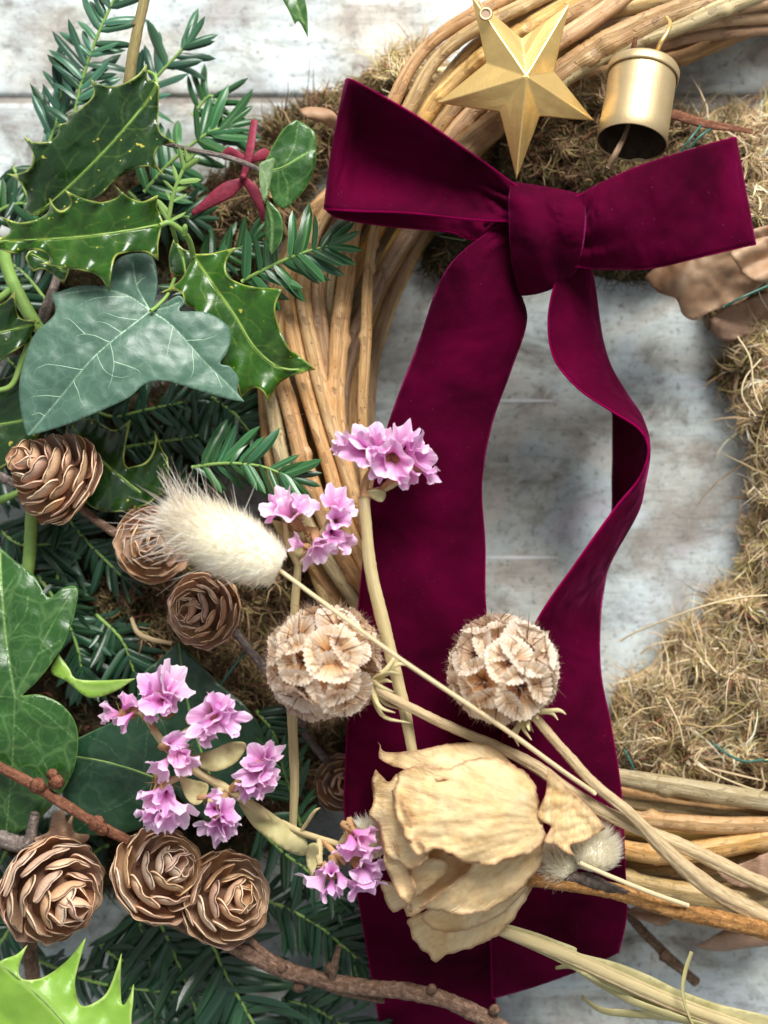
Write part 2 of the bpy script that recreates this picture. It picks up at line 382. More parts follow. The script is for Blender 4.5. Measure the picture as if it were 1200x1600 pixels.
def mat_tint(name, rough=0.8, trans=0.0, spec=0.2):
    m, nt, b = M(name, (0.5, 0.5, 0.5), rough, spec); g = G(nt)
    c = g.attr("tint").outputs["Color"]; nt.links.new(c, b.inputs["Base Color"])
    if trans: g.translucent(b, c, trans)
    return m

def mat_gold(name, a, rough):
    m, nt, b = M(name, a, rough, 0.5); g = G(nt); b.inputs["Metallic"].default_value = 0.85
    c = g.co("Object"); n = g.noise(c, 160, 5, 0.65); f = g.noise(c, 1500, 3, 0.6)
    col = g.ramp(n, [(0.3, tuple(x * 0.8 for x in a)), (0.6, a), (0.8, tuple(min(1, x * 1.12) for x in a))])
    nt.links.new(col, b.inputs["Base Color"]); nt.links.new(g.rng(n, 0.3, 0.7, rough * 1.15, rough * 0.9), b.inputs["Roughness"])
    g.bump(b, g.math('ADD', f, n), 0.00012, 0.35); return m

TABLE = mat_table()
CANE = mat_cane("willow_bark", (0.53, 0.295, 0.10), (0.70, 0.48, 0.235), (0.17, 0.085, 0.035))
CANE_D = mat_cane("willow_bark_brown", (0.38, 0.21, 0.095), (0.54, 0.37, 0.20), (0.12, 0.06, 0.03))
CANE_G = mat_cane("willow_bark_olive", (0.46, 0.32, 0.13), (0.60, 0.47, 0.25), (0.15, 0.10, 0.045))
VELVET = mat_velvet(); HEM = mat_velvet("burgundy_selvedge", 2.8)
HOLLY = mat_leaf("holly_green", (0.011, 0.048, 0.007), (0.005, 0.024, 0.005), (0.16, 0.26, 0.04), (0.40, 0.47, 0.10), 0.27, 1.8, 0.10, 1.7, (0.10, 0.32, 0.02), 0.12, 0.8, 0.85, 0.25, 0.22, 0.6)
HOLLY_B = mat_leaf("holly_fresh_green", (0.028, 0.108, 0.006), (0.012, 0.054, 0.005), (0.25, 0.36, 0.05), (0.46, 0.52, 0.10), 0.28, 1.8, 0.10, 1.7, (0.14, 0.42, 0.02), 0.16, 0.8, 0.9, 0.25, 0.22, 0.6)
LIME = mat_leaf("holly_lime", (0.26, 0.46, 0.06), (0.19, 0.37, 0.04), (0.40, 0.58, 0.16), (0.48, 0.62, 0.18), 0.33, 3.0, 0.05, 2.5, (0.3, 0.6, 0.05), 0.2, 0.0, 0.6)
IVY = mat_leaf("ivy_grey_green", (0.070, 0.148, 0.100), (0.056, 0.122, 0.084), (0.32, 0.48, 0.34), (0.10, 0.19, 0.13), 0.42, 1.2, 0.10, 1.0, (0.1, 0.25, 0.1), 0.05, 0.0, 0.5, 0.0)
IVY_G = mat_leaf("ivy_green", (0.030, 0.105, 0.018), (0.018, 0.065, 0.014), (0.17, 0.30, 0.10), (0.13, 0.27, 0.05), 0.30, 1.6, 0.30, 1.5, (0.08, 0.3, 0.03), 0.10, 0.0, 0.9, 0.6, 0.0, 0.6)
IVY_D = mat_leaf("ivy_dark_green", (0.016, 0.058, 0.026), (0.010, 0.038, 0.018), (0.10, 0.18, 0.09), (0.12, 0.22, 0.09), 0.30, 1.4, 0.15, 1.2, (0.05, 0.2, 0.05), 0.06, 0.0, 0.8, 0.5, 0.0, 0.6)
IVY_U = mat_leaf("ivy_underside", (0.17, 0.27, 0.11), (0.12, 0.21, 0.09), (0.24, 0.34, 0.15), (0.22, 0.34, 0.13), 0.5, 1.4, 0.15, 1.2, (0.2, 0.4, 0.08), 0.2)
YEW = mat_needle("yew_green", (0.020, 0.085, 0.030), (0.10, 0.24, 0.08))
YEW_D = mat_needle("yew_shaded_green", (0.012, 0.045, 0.022), (0.05, 0.12, 0.05))  # darker copy of the yew green, shade put into its colour
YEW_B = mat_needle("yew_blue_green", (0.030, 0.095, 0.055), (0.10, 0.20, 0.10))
GREEN_STEM = mat_simple("green_stem", (0.16, 0.30, 0.06), (0.26, 0.40, 0.10), 0.45, 200, 0.0002)
YOUNG = mat_simple("young_shoot", (0.14, 0.26, 0.05), (0.22, 0.34, 0.09), 0.45, 300, 0.0002)
SCALE = mat_scale()
CORE = mat_simple("cone_core", (0.14, 0.07, 0.04), (0.24, 0.13, 0.075), 0.8)
BARK = mat_bark("larch_bark", (0.20, 0.115, 0.075), (0.42, 0.29, 0.20))
BARK_R = mat_bark("red_brown_bark", (0.22, 0.085, 0.045), (0.36, 0.18, 0.11))
BARK_G = mat_bark("grey_bark", (0.20, 0.16, 0.14), (0.40, 0.34, 0.30))
STATICE = mat_statice(); VEIN = mat_simple("ivy_vein", (0.36, 0.52, 0.37), (0.46, 0.62, 0.45), 0.5, 300, 0)
CALYX = mat_simple("calyx_straw", (0.36, 0.17, 0.07), (0.60, 0.38, 0.18), 0.7, 400, 0.0003, trans=0.1)
STRAW = mat_simple("straw_stem", (0.44, 0.34, 0.15), (0.62, 0.52, 0.29), 0.55, 4, 0.0003, stretch=(30, 14, 1))
STRAW_D = mat_simple("straw_stem_dull", (0.36, 0.25, 0.12), (0.68, 0.53, 0.32), 0.6, 4, 0.0006, stretch=(60, 9, 1))
STRAW_P = mat_simple("straw_pale", (0.62, 0.46, 0.24), (0.78, 0.66, 0.43), 0.55, 4, 0.0003, stretch=(40, 10, 1))
DRYLEAF = mat_simple("dry_leaf_green_straw", (0.40, 0.36, 0.15), (0.58, 0.52, 0.27), 0.6, 120, 0.0005, trans=0.15)
CUP = mat_cup()
AWN = mat_simple("dark_awn", (0.07, 0.025, 0.02), (0.12, 0.045, 0.03), 0.5, 300, 0)
SEPAL = mat_simple("pale_sepal", (0.52, 0.44, 0.20), (0.66, 0.58, 0.32), 0.6, 250, 0.0003, trans=0.1)
ROSE = mat_rose()
ROSE_STEM = mat_bark("rose_stem_orange", (0.36, 0.17, 0.05), (0.58, 0.33, 0.12), 0.6)
CHAR = mat_simple("blackened_calyx", (0.022, 0.015, 0.013), (0.12, 0.085, 0.065), 0.6, 700, 0.0008)
FUR = mat_tint("bunny_tail_hair", 0.5, 0.55, 0.4)
MOSS = mat_tint("dry_moss", 0.85, 0.12, 0.15)
MOSSB = mat_simple("moss_bed", (0.035, 0.022, 0.012), (0.11, 0.075, 0.036), 0.95, 350, 0.002, 0.1)  # dark bed colour paints shade into gaps between the strands
BELL_SHADE = mat_simple("bell_shade_dark", (0.035, 0.022, 0.014), (0.10, 0.065, 0.035), 0.6, 250, 0.0004)  # dark colour stands in for the shade inside the bell
SEAM = mat_simple("seam_dirt", (0.22, 0.19, 0.165), (0.38, 0.35, 0.32), 0.9, 250, 0.0005)
STREAK = mat_simple("streak_white", (0.74, 0.77, 0.80), (0.86, 0.88, 0.90), 0.4, 300, 0.0002)
GOLD = mat_gold("matte_gold", (0.88, 0.61, 0.23), 0.33)
BRASS = mat_gold("aged_brass", (0.62, 0.48, 0.27), 0.50)
CRIMSON = mat_simple("crimson_ribbon", (0.17, 0.012, 0.032), (0.26, 0.028, 0.055), 0.6, 900, 0.0002)
PEACH = mat_simple("dried_peach_leaf", (0.30, 0.145, 0.07), (0.50, 0.36, 0.23), 0.55, 45, 0.001, trans=0.1)
BROWNLEAF = mat_simple("brown_dry_leaf", (0.30, 0.165, 0.10), (0.47, 0.31, 0.21), 0.5, 3, 0.0006, stretch=(3, 30, 1), trans=0.1)
WIRE = mat_simple("green_florist_wire", (0.02, 0.09, 0.07), (0.04, 0.14, 0.11), 0.35, 200, 0)

# ---------------------------------------------------------------- setting: painted boards
board = bpy.data.objects.new("tabletop", None); COL.objects.link(board); board["kind"] = "structure"
def plank(y0, y1, seed):
    L = 0.62; n = 80; r = random.Random(seed)
    prof = [(y0, -0.022, 0), (y0, -0.0016, 0.4), (y0 + 0.0004, -0.0004, 1), (y0 + 0.0010, 0.0, 1), (y0 + 0.0022, 0.0, 0), (y1 - 0.0022, 0.0, 0), (y1 - 0.0010, 0.0, 1), (y1 - 0.0004, -0.0004, 1), (y1, -0.0016, 0.4), (y1, -0.022, 0)]
    V = []; A = []
    for i in range(n + 1):
        x = -L + 2 * L * i / n; j0, j1 = r.uniform(0, 0.00025), r.uniform(0, 0.00025)
        for y, z, a_ in prof: V.append((x, y + (j0 if y < (y0 + y1) / 2 else -j1), z)); A.append(a_)
    o = link("plank", mesh_np("plank", V, grid_faces(n + 1, len(prof))[:, ::-1], TABLE, smooth=False, attrs={"pale_edge": A}), board); return o
yj = lambda p: (800 - p) * S
edges = [-620, 154, 1700, 2400]
for k, (a, b_) in enumerate(zip(edges[:-1], edges[1:])):
    g0 = 0.0008 if a == 154 else 0.00012; g1 = 0.0008 if b_ == 154 else 0.00012
    plank(yj(b_) + g1, yj(a) - g0, k)
for x0, x1, y in ((772, 862, 626), (742, 872, 871)):       # short thin white strips laid on the boards
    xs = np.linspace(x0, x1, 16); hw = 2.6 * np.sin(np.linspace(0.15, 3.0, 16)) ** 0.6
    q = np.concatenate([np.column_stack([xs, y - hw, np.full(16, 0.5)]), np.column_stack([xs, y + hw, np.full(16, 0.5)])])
    part("pale_streak", P(q), [(i, i + 1, 17 + i, 16 + i) for i in range(15)], STREAK, board)
V = np.array([(-0.62, -0.6, -0.0013), (0.62, -0.6, -0.0013), (0.62, 0.6, -0.0013), (-0.62, 0.6, -0.0013)])
part("underside", V, [(0, 1, 2, 3)], SEAM, board, smooth=False)

# ---------------------------------------------------------------- willow ring
ring = thing("willow_wreath", (900, 700, 0), "woven ring of tan willow canes under the flowers and the bow", "wreath")
LOOP = [(1260, -20), (1060, 25), (900, 60), (760, 150), (630, 310), (545, 470), (512, 620), (520, 780), (575, 950), (690, 1130), (830, 1250), (1000, 1310), (1180, 1320), (1370, 1260), (1530, 1060), (1600, 760), (1570, 420), (1450, 140)]
def loop_cane(off, z, r, ph, amp, mat):
    p = np.array(LOOP, float); c = np.array([1050, 660.0]); n = len(p); t = np.arange(n) / n * 2 * np.pi
    d = p - c; d /= np.linalg.norm(d, axis=1)[:, None]
    q = p + d * (off + amp * np.sin(2 * t + ph))[:, None]; zz = z + 12 * np.sin(3 * t + ph * 2)
    full = np.column_stack([q, np.maximum(zz, r + 2), np.full(n, r)]); full = np.vstack([full, full[:3]])
    c_ = cr(full, 24 * (len(full) - 1) + 1)[24:24 * (n + 1) + 1]
    V, F, uv = tube_geo(P(c_[:, :3]), c_[:, 3] * K(c_[:, 2]), 10, 0.03, int(ph * 100), cap=False)
    part("cane", V, F, mat, ring, uv=uv)
r_ = random.Random(3)
for k in range(22):
    lay = k % 3; off = -62 + 124 * ((k * 0.618) % 1.0)
    loop_cane(off, [18, 55, 92][lay], r_.uniform(10, 15), r_.uniform(0, 6.28), r_.uniform(4, 16), [CANE, CANE_D, CANE, CANE_G][k % 4])
def cane(pts, r, z, mat=CANE, zs=None, knots=2):
    n = len(pts); zs = zs or [z] * n
    pts = [pts[0]] + [(x + random.uniform(-2, 2), y + random.uniform(-2, 2)) for x, y in pts[1:-1]] + [pts[-1]]
    o = tube("cane", [(x, y, zz, r * (1 + 0.09 * math.sin(i * 2.1))) for i, ((x, y), zz) in enumerate(zip(pts, zs))], mat, ring, n=26 * (n - 1), sides=14, rough=0.03)
    W = np.array([v.co for v in o.data.vertices]); m = 14; nn = len(W) // m
    for _ in range(knots + n // 2):      # bud scars: small swellings
        i = random.randrange(4, nn - 4); j = random.randrange(m); c = W.reshape(nn, m, 3)[i].mean(0)
        d2 = np.linalg.norm(W - W.reshape(nn, m, 3)[i, j], axis=1); w_ = np.exp(-(d2 / (r * 0.55 * S)) ** 2)[:, None]
        W = W + (W - c) * w_ * 0.42
    o.data.vertices.foreach_set("co", W.astype(np.float32).ravel())
for pts, r, z, mt in [
    ([(620, 230), (548, 300), (482, 345), (452, 450), (468, 560), (502, 680), (556, 850), (640, 1000)], 12.5, 150, CANE),
    ([(640, 230), (560, 300), (503, 345), (474, 450), (494, 570), (524, 690), (580, 840), (660, 990)], 11.5, 158, CANE),
    ([(660, 230), (580, 300), (523, 345), (497, 450), (508, 560), (531, 665), (566, 780), (640, 940)], 12.5, 140, CANE_D),
    ([(680, 220), (600, 280), (556, 340), (543, 430), (528, 540), (530, 660), (560, 800), (620, 920)], 14, 152, CANE),
    ([(690, 230), (620, 300), (588, 350), (577, 430), (570, 540), (567, 680), (582, 850), (630, 1000)], 8.5, 176, CANE),
    ([(720, 240), (655, 340), (603, 420), (558, 520), (532, 620), (536, 740), (580, 900)], 13, 120, CANE_D),
    ([(600, 250), (520, 320), (455, 400), (430, 500), (424, 580), (430, 660), (452, 760), (505, 860), (600, 1000)], 13, 140, CANE_G),
    ([(500, 330), (440, 470), (432, 560), (456, 650), (482, 740), (532, 860), (600, 960)], 13.5, 150, CANE),
    ([(570, 260), (492, 330), (440, 420), (418, 520), (415, 620), (428, 740), (470, 850), (560, 980)], 12, 118, CANE),
    ([(600, 280), (505, 400), (480, 520), (500, 640), (540, 780), (600, 920)], 12, 110, CANE_D),
    ([(590, 280), (527, 400), (510, 500), (520, 640), (555, 800), (610, 920)], 11, 122, CANE_G),
    # top
    ([(560, 290), (612, 165), (650, 92), (700, 46), (765, 12), (850, -35)], 11, 172, CANE),
    ([(575, 300), (636, 175), (672, 105), (722, 60), (795, 20), (880, -20)], 11, 176, CANE),
    ([(590, 310), (655, 180), (700, 112), (748, 68), (805, 30), (900, -15)], 8.5, 150, CANE_D),
    ([(600, 310), (662, 188), (704, 132), (755, 86), (820, 45), (930, -20)], 13, 155, CANE),
    ([(620, 310), (685, 202), (726, 150), (775, 98), (850, 45), (960, -15)], 13, 150, CANE_D),
    ([(640, 320), (706, 218), (752, 164), (832, 94), (905, 42), (985, -12)], 14, 160, CANE),
    ([(660, 320), (724, 236), (806, 170), (892, 106), (962, 62), (1062, 18), (1230, -30)], 21, 168, CANE_D),
    ([(800, 190), (868, 130), (966, 78), (1058, 40), (1140, 8), (1260, -30)], 13, 170, CANE_G),
    ([(900, 100), (985, 82), (1085, 58), (1260, 40)], 10, 140, CANE_D),
    ([(900, 90), (1005, 62), (1105, 34), (1260, 22)], 13, 150, CANE),
    ([(920, 80), (1040, 40), (1150, 12), (1300, -10)], 12, 160, CANE_D),
    # bottom
    ([(700, 1120), (840, 1190), (960, 1214), (1050, 1228), (1130, 1243), (1260, 1262)], 15, 150, CANE_G),
    ([(720, 1150), (860, 1225), (970, 1252), (1080, 1268), (1260, 1290)], 10, 120, CANE_G),
    ([(720, 1160), (860, 1250), (960, 1276), (1050, 1286), (1120, 1291), (1260, 1288)], 13, 152, CANE),
    ([(720, 1200), (860, 1300), (960, 1326), (1040, 1336), (1130, 1324), (1260, 1296)], 16, 150, CANE),
    ([(740, 1250), (880, 1350), (970, 1375), (1050, 1392), (1130, 1402), (1260, 1398)], 19, 140, CANE_G),
    ([(740, 1240), (880, 1330), (980, 1352), (1100, 1352), (1260, 1340)], 13, 112, CANE_D),
]: cane(pts, r, z, mt, [max(r + 2, z - 25)] + [z] * (len(pts) - 2) + [max(r + 2, z - 25)])

# ---------------------------------------------------------------- moss
TAN = np.array([(0.58, 0.42, 0.23), (0.50, 0.35, 0.18), (0.36, 0.24, 0.12), (0.50, 0.40, 0.19), (0.74, 0.59, 0.39), (0.44, 0.39, 0.15), (0.68, 0.51, 0.32), (0.80, 0.67, 0.48), (0.52, 0.40, 0.22), (0.42, 0.29, 0.17)])
BRN = np.array([(0.18, 0.105, 0.06), (0.25, 0.155, 0.085), (0.11, 0.065, 0.04), (0.25, 0.20, 0.08), (0.38, 0.27, 0.15), (0.14, 0.12, 0.05)])
DRK = np.array([(0.035, 0.026, 0.016), (0.065, 0.045, 0.025), (0.035, 0.045, 0.018), (0.09, 0.07, 0.035)])  # near-black palette puts shade into moss under bow and foliage
BLOBS = [  # x, y, rx, ry, height, strands, palette
    (1196, 545, 54, 60, 105, 800, 'T'), (1212, 640, 50, 85, 115, 1000, 'T'), (1222, 760, 46, 105, 115, 1000, 'T'), (1214, 870, 54, 85, 115, 1200, 'T'), (1175, 955, 66, 56, 100, 1200, 'T'),
    (1130, 1020, 85, 56, 95, 1400, 'T'), (1058, 1098, 98, 58, 105, 1900, 'T'), (1165, 1060, 95, 80, 115, 1900, 'T'), (1120, 1160, 150, 62, 105, 2200, 'T'), (1000, 1165, 70, 52, 100, 900, 'T'), (1195, 1185, 60, 70, 110, 900, 'B'),
    (1150, 470, 55, 50, 70, 400, 'B'), (1150, 580, 34, 26, 50, 260, 'B'),
    (1140, 218, 80, 42, 110, 1300, 'T'), (1198, 275, 52, 90, 115, 1200, 'T'), (1180, 340, 50, 60, 110, 700, 'T'), (1060, 225, 62, 50, 105, 800, 'B'),
    (900, 235, 120, 80, 110, 1500, 'B'), (1000, 270, 90, 60, 110, 900, 'B'), (930, 150, 55, 45, 115, 500, 'T'), (800, 320, 90, 60, 90, 700, 'D'), (740, 400, 80, 45, 60, 400, 'D'), (1000, 390, 120, 50, 60, 500, 'D'),
    (640, 112, 48, 34, 120, 800, 'T'), (590, 150, 56, 34, 100, 700, 'B'), (525, 180, 52, 36, 95, 600, 'B'), (462, 215, 50, 36, 85, 600, 'B'), (420, 275, 66, 56, 90, 600, 'B'), (370, 330, 80, 56, 85, 600, 'B'), (330, 400, 90, 70, 90, 400, 'D'),
    (330, 650, 110, 70, 100, 700, 'D'), (430, 690, 70, 60, 100, 500, 'B'), (200, 800, 130, 110, 90, 900, 'D'), (250, 960, 130, 100, 100, 1300, 'B'), (400, 900, 90, 80, 110, 700, 'B'), (380, 1080, 110, 90, 110, 1400, 'B'),
    (450, 1180, 80, 90, 110, 900, 'B'), (120, 900, 120, 110, 80, 700, 'D'), (90, 1050, 130, 120, 80, 500, 'D'), (230, 1150, 150, 110, 90, 500, 'D'), (120, 640, 130, 100, 80, 500, 'D'), (60, 470, 110, 90, 70, 400, 'D'), (200, 330, 110, 80, 70, 400, 'D'), (300, 1290, 160, 60, 70, 300, 'D'), (620, 1150, 120, 80, 80, 300, 'D'), (140, 1330, 140, 60, 70, 300, 'D'),
    (640, 1010, 70, 70, 90, 300, 'B'),
]
def moss():
    V, F, C = [], [], []; bv, bf = [], []; nb = 0
    for bi, (x, y, rx, ry, h, n, pal) in enumerate(BLOBS):
        r = np.random.default_rng(100 + bi); n = int(n * 2.6)
        pc = {'T': TAN, 'B': BRN, 'D': DRK}[pal]
        rad = np.sqrt(r.uniform(0, 1, n)) * 1.05; th = r.uniform(0, 6.283, n)
        px = x + rx * rad * np.cos(th); py = y + ry * rad * np.sin(th); pz = h * np.sqrt(np.clip(1.12 - rad ** 2, 0, 1)) * r.uniform(0.75, 1.02, n)
        pz = pz * (0.86 + 0.5 * np.array([noise.noise(Vector((a / 26, b / 26, 9.0))) for a, b in zip(px, py)]))
        fl = np.array([noise.noise(Vector((a / 45, b / 45, bi * 0.3))) for a, b in zip(px, py)]) * 5 + r.normal(0, 0.8, n)
        ln = r.uniform(12, 40, n) * np.where(r.uniform(size=n) < 0.05, 2.4, 1.0) * (0.85 if pal != 'T' else 1.0); wd = r.uniform(0.5, 1.35, n)
        up = r.uniform(-0.3, 1.0, n); k = 5
        pts = np.zeros((n, k, 3)); cur = np.stack([px, py, pz], -1); ang = fl.copy(); curl = r.normal(0, 0.6, n)
        for s in range(k):
            pts[:, s] = cur; st = ln / (k - 1)
            cur = cur + np.stack([np.cos(ang) * st, np.sin(ang) * st, up * st * (1 - 0.55 * s)], -1); ang = ang + curl + r.normal(0, 0.15, n)
        pts[..., 2] = np.maximum(pts[..., 2], 2)
        wisp = r.uniform(size=n) < (0.10 if pal == 'T' else 0.05)      # loose strands leaving the clump
        pts[wisp] = pts[wisp, :1] + (pts[wisp] - pts[wisp, :1]) * 1.9
        pts[..., 2] = np.maximum(pts[..., 2], 2)
        side = np.stack([-np.sin(fl), np.cos(fl), r.normal(0, 0.6, n)], -1); side /= np.linalg.norm(side, axis=1)[:, None]
        wt = wd[:, None] * np.array([0.8, 1.1, 1.0, 0.7, 0.15])[None]
        A = pts + side[:, None] * wt[..., None]; B = pts - side[:, None] * wt[..., None]
        vv = P(np.stack([A, B], 2).reshape(-1, 3)); base = (np.arange(n) * k * 2)[:, None, None] + (np.arange(k - 1) * 2)[None, :, None]
        F.append((base + np.array([0, 1, 3, 2])[None, None]).reshape(-1, 4) + sum(len(q) for q in V)); V.append(vv)
        col = pc[r.integers(0, len(pc), n)] * r.uniform(0.7, 1.3, (n, 1)) * (0.8 + 0.95 * np.array([noise.noise(Vector((a / 34, b / 34, 5.0))) for a, b in zip(px, py)])[:, None] + 0.1)
        red = r.uniform(size=n) < 0.03; col[red] = (0.26, 0.09, 0.06)
        C.append(np.repeat(np.clip(col, 0.01, 0.8), k * 2, 0))
        # bed dome
        nr, na = 8, 22; g = []
        for i in range(nr):
            for j in range(na):
                q = i / (nr - 1); a = j / na * 6.283; xx = x + rx * q * math.cos(a); yy = y + ry * q * math.sin(a)
                zz = max(0.6, h * 0.86 * math.sqrt(max(0, 1 - q * q)) * (0.84 + 0.5 * noise.noise(Vector((xx / 26, yy / 26, 9.0))))); g.append((xx, yy, zz))
        bv.append(P(np.array(g))); bf += (grid_faces(nr, na, wrap_m=True) + nb).tolist(); nb += nr * na
    V = np.vstack(V); mo = thing("moss", (900, 900, 0), "dry tan and brown moss packed round the willow ring", "moss"); mo["kind"] = "stuff"
    o = part("moss_strands", V, np.vstack(F), MOSS, mo, cols=np.vstack(C), smooth=False); o["kind"] = "stuff"
    o = part("moss_bed", np.vstack(bv), [tuple(f) for f in bf], MOSSB, mo); o["kind"] = "stuff"
moss()

# ---------------------------------------------------------------- yew
def needle_mesh(name, mat, bend, w=0.098):
    n, m = 7, 5; V = []; ac = []
    for i in range(n):
        u = i / (n - 1); ww = w * (0.45 + 0.55 * min(1, u / 0.12)) * (1 if u < 0.7 else max(0.06, 1 - ((u - 0.7) / 0.3) ** 1.8))
        for j in range(m):
            v = -1 + 2 * j / (m - 1)
            V.append((u, v * ww, bend * u * u - 0.35 * ww * v * v + (0.18 * ww if j == 2 else 0) + 0.02 * math.sin(u * 3))); ac.append(v)
    me = mesh_np(name, V, grid_faces(n, m), mat, attrs={"across": ac}); return me
NEEDLES = {k: [needle_mesh("needle", mt, b) for b in (-0.22, 0.08, 0.26, -0.38)] for k, mt in (("g", YEW), ("d", YEW_D), ("b", YEW_B))}
NEEDLES["y"] = [needle_mesh("needle", YOUNG, b, 0.12) for b in (-0.1, 0.1)]
def sprig(spine, label, kind="g", length=68, spacing=11, ang=(48, 68), stem_r=3.2, spread=14, seed=0, sides=(1, -1), wmul=1.0, droop=0.0, group="yew sprigs tucked into the wreath"):
    r = random.Random(seed + 50); p = np.array(spine, float); t = thing("yew_sprig", tuple(p[0]), label, "yew sprig", group)
    tube("stem", [(*q, stem_r * (1 - 0.45 * i / len(p))) for i, q in enumerate(p)], YOUNG if kind != "d" else GREEN_STEM, t, sides=6)
    c = cr(p, 60); L = np.concatenate([[0], np.cumsum(np.linalg.norm(np.diff(c, axis=0), axis=1))]); s = 4.0; k = 0
    while s < L[-1] - 2:
        i = min(58, int(np.searchsorted(L, s))); d = c[min(59, i + 1)] - c[max(0, i - 1)]; a0 = math.atan2(-d[1], d[0])
        fr = s / L[-1]
        for sd in sides:
            if r.random() < 0.13: continue
            a = a0 + sd * math.radians((r.uniform(*ang) + r.gauss(0, 6)) * (1.0 - 0.45 * max(0, fr - 0.6) / 0.4)); ln = length * r.uniform(0.66, 1.12) * (0.75 + 0.25 * min(1, (1 - fr) * 4 + 0.3))
            pos = c[i] + np.array([0, 0, r.uniform(0, 3)]); el = math.radians(r.uniform(-spread, spread) + droop)
            o = link("needle", NEEDLES[kind][r.randrange(len(NEEDLES[kind]))], t)
            R = Matrix.Rotation(a, 4, 'Z') @ Matrix.Rotation(-el, 4, 'Y') @ Matrix.Rotation(math.radians(r.uniform(-40, 40)), 4, 'X')
            k_ = K(pos[2]) * ln; o.matrix_local = Matrix.Translation(Vector(P(pos)) - t.location) @ R @ Matrix.Diagonal((k_, k_ * wmul * r.uniform(0.9, 1.15), k_, 1))
        s += spacing * r.uniform(0.55, 1.45); k += 1
    # end needles
    d = c[-1] - c[-4]; a0 = math.atan2(-d[1], d[0])
    for a in (-25, 4, 28):
        o = link("needle", NEEDLES[kind][r.randrange(len(NEEDLES[kind]))], t); k_ = K(c[-1][2]) * length * 0.7
        o.matrix_local = Matrix.Translation(Vector(P(c[-1])) - t.location) @ Matrix.Rotation(a0 + math.radians(a), 4, 'Z') @ Matrix.Rotation(-0.1, 4, 'Y') @ Matrix.Diagonal((k_, k_ * wmul, k_, 1))
    return t
sprig([(112, 200, 130), (130, 120, 140), (155, 50, 150), (192, -30, 150)], "yew sprig rising above the glossy holly leaf to the top edge", "b", 70, 11, seed=1)
sprig([(205, 165, 120), (245, 120, 128), (290, 72, 135)], "yew sprig fanning out beside the brown upright stem", "b", 76, 12, ang=(30, 66), seed=2)
sprig([(225, 300, 110), (270, 250, 118), (325, 208, 122), (352, 200, 120)], "dark yew sprig behind the thin brown leaf stalk", "g", 80, 12, seed=3)
sprig([(70, 240, 105), (88, 190, 110), (98, 130, 112)], "upright yew tuft against the pale board beside the holly", "b", 66, 10, ang=(12, 46), seed=4)
sprig([(-20, 340, 95), (20, 320, 100), (62, 318, 100)], "yew tips poking out at the left edge under the holly", "g", 58, 12, seed=5)
sprig([(378, 440, 190), (420, 418, 205), (465, 398, 215), (512, 384, 215)], "bright yew sprig lying over the canes under the bow", "g", 80, 13, ang=(50, 76), seed=6, wmul=1.1, stem_r=3.6)
sprig([(300, 730, 175), (350, 724, 190), (405, 728, 200), (452, 745, 205)], "yew sprig reaching from the fluffy grass head to the canes", "g", 72, 13, seed=7, wmul=1.05)
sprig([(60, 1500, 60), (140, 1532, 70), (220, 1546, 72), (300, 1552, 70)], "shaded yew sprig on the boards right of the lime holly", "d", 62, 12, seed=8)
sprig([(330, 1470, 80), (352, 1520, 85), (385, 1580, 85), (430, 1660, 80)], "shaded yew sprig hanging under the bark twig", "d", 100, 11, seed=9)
sprig([(250, 1440, 70), (285, 1520, 72), (310, 1590, 70), (330, 1680, 70)], "shaded yew sprig below the pair of rosette cones", "d", 94, 11, seed=10)
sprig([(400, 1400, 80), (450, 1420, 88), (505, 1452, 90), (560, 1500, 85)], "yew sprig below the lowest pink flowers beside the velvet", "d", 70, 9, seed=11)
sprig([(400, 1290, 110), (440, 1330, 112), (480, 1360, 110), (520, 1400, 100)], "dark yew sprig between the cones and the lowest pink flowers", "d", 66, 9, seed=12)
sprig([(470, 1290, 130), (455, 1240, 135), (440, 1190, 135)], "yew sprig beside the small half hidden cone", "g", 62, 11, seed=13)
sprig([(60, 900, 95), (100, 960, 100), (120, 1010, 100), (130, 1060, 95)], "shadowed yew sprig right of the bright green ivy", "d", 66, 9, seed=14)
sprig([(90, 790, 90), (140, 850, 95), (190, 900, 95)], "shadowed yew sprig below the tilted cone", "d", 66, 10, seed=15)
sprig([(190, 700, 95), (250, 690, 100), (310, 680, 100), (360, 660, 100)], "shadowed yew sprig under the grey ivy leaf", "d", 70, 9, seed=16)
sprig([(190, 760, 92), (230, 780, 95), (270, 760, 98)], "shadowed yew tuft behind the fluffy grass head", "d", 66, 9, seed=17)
sprig([(330, 470, 120), (300, 430, 125), (350, 400, 128), (390, 380, 125)], "yew sprig below the crimson ribbon", "g", 60, 11, seed=18)
sprig([(262, 350, 190), (272, 300, 200), (292, 252, 205)], "pale green young yew shoot beside the holly leaves", "y", 34, 16, ang=(35, 60), seed=19, stem_r=4)
sprig([(80, 480, 90), (40, 430, 92), (0, 400, 90)], "yew sprig behind the green holly stalk", "d", 62, 11, seed=20)
sprig([(60, 1330, 60), (20, 1290, 62), (-20, 1270, 60)], "dark yew sprig behind the grey twig", "d", 60, 11, seed=21)
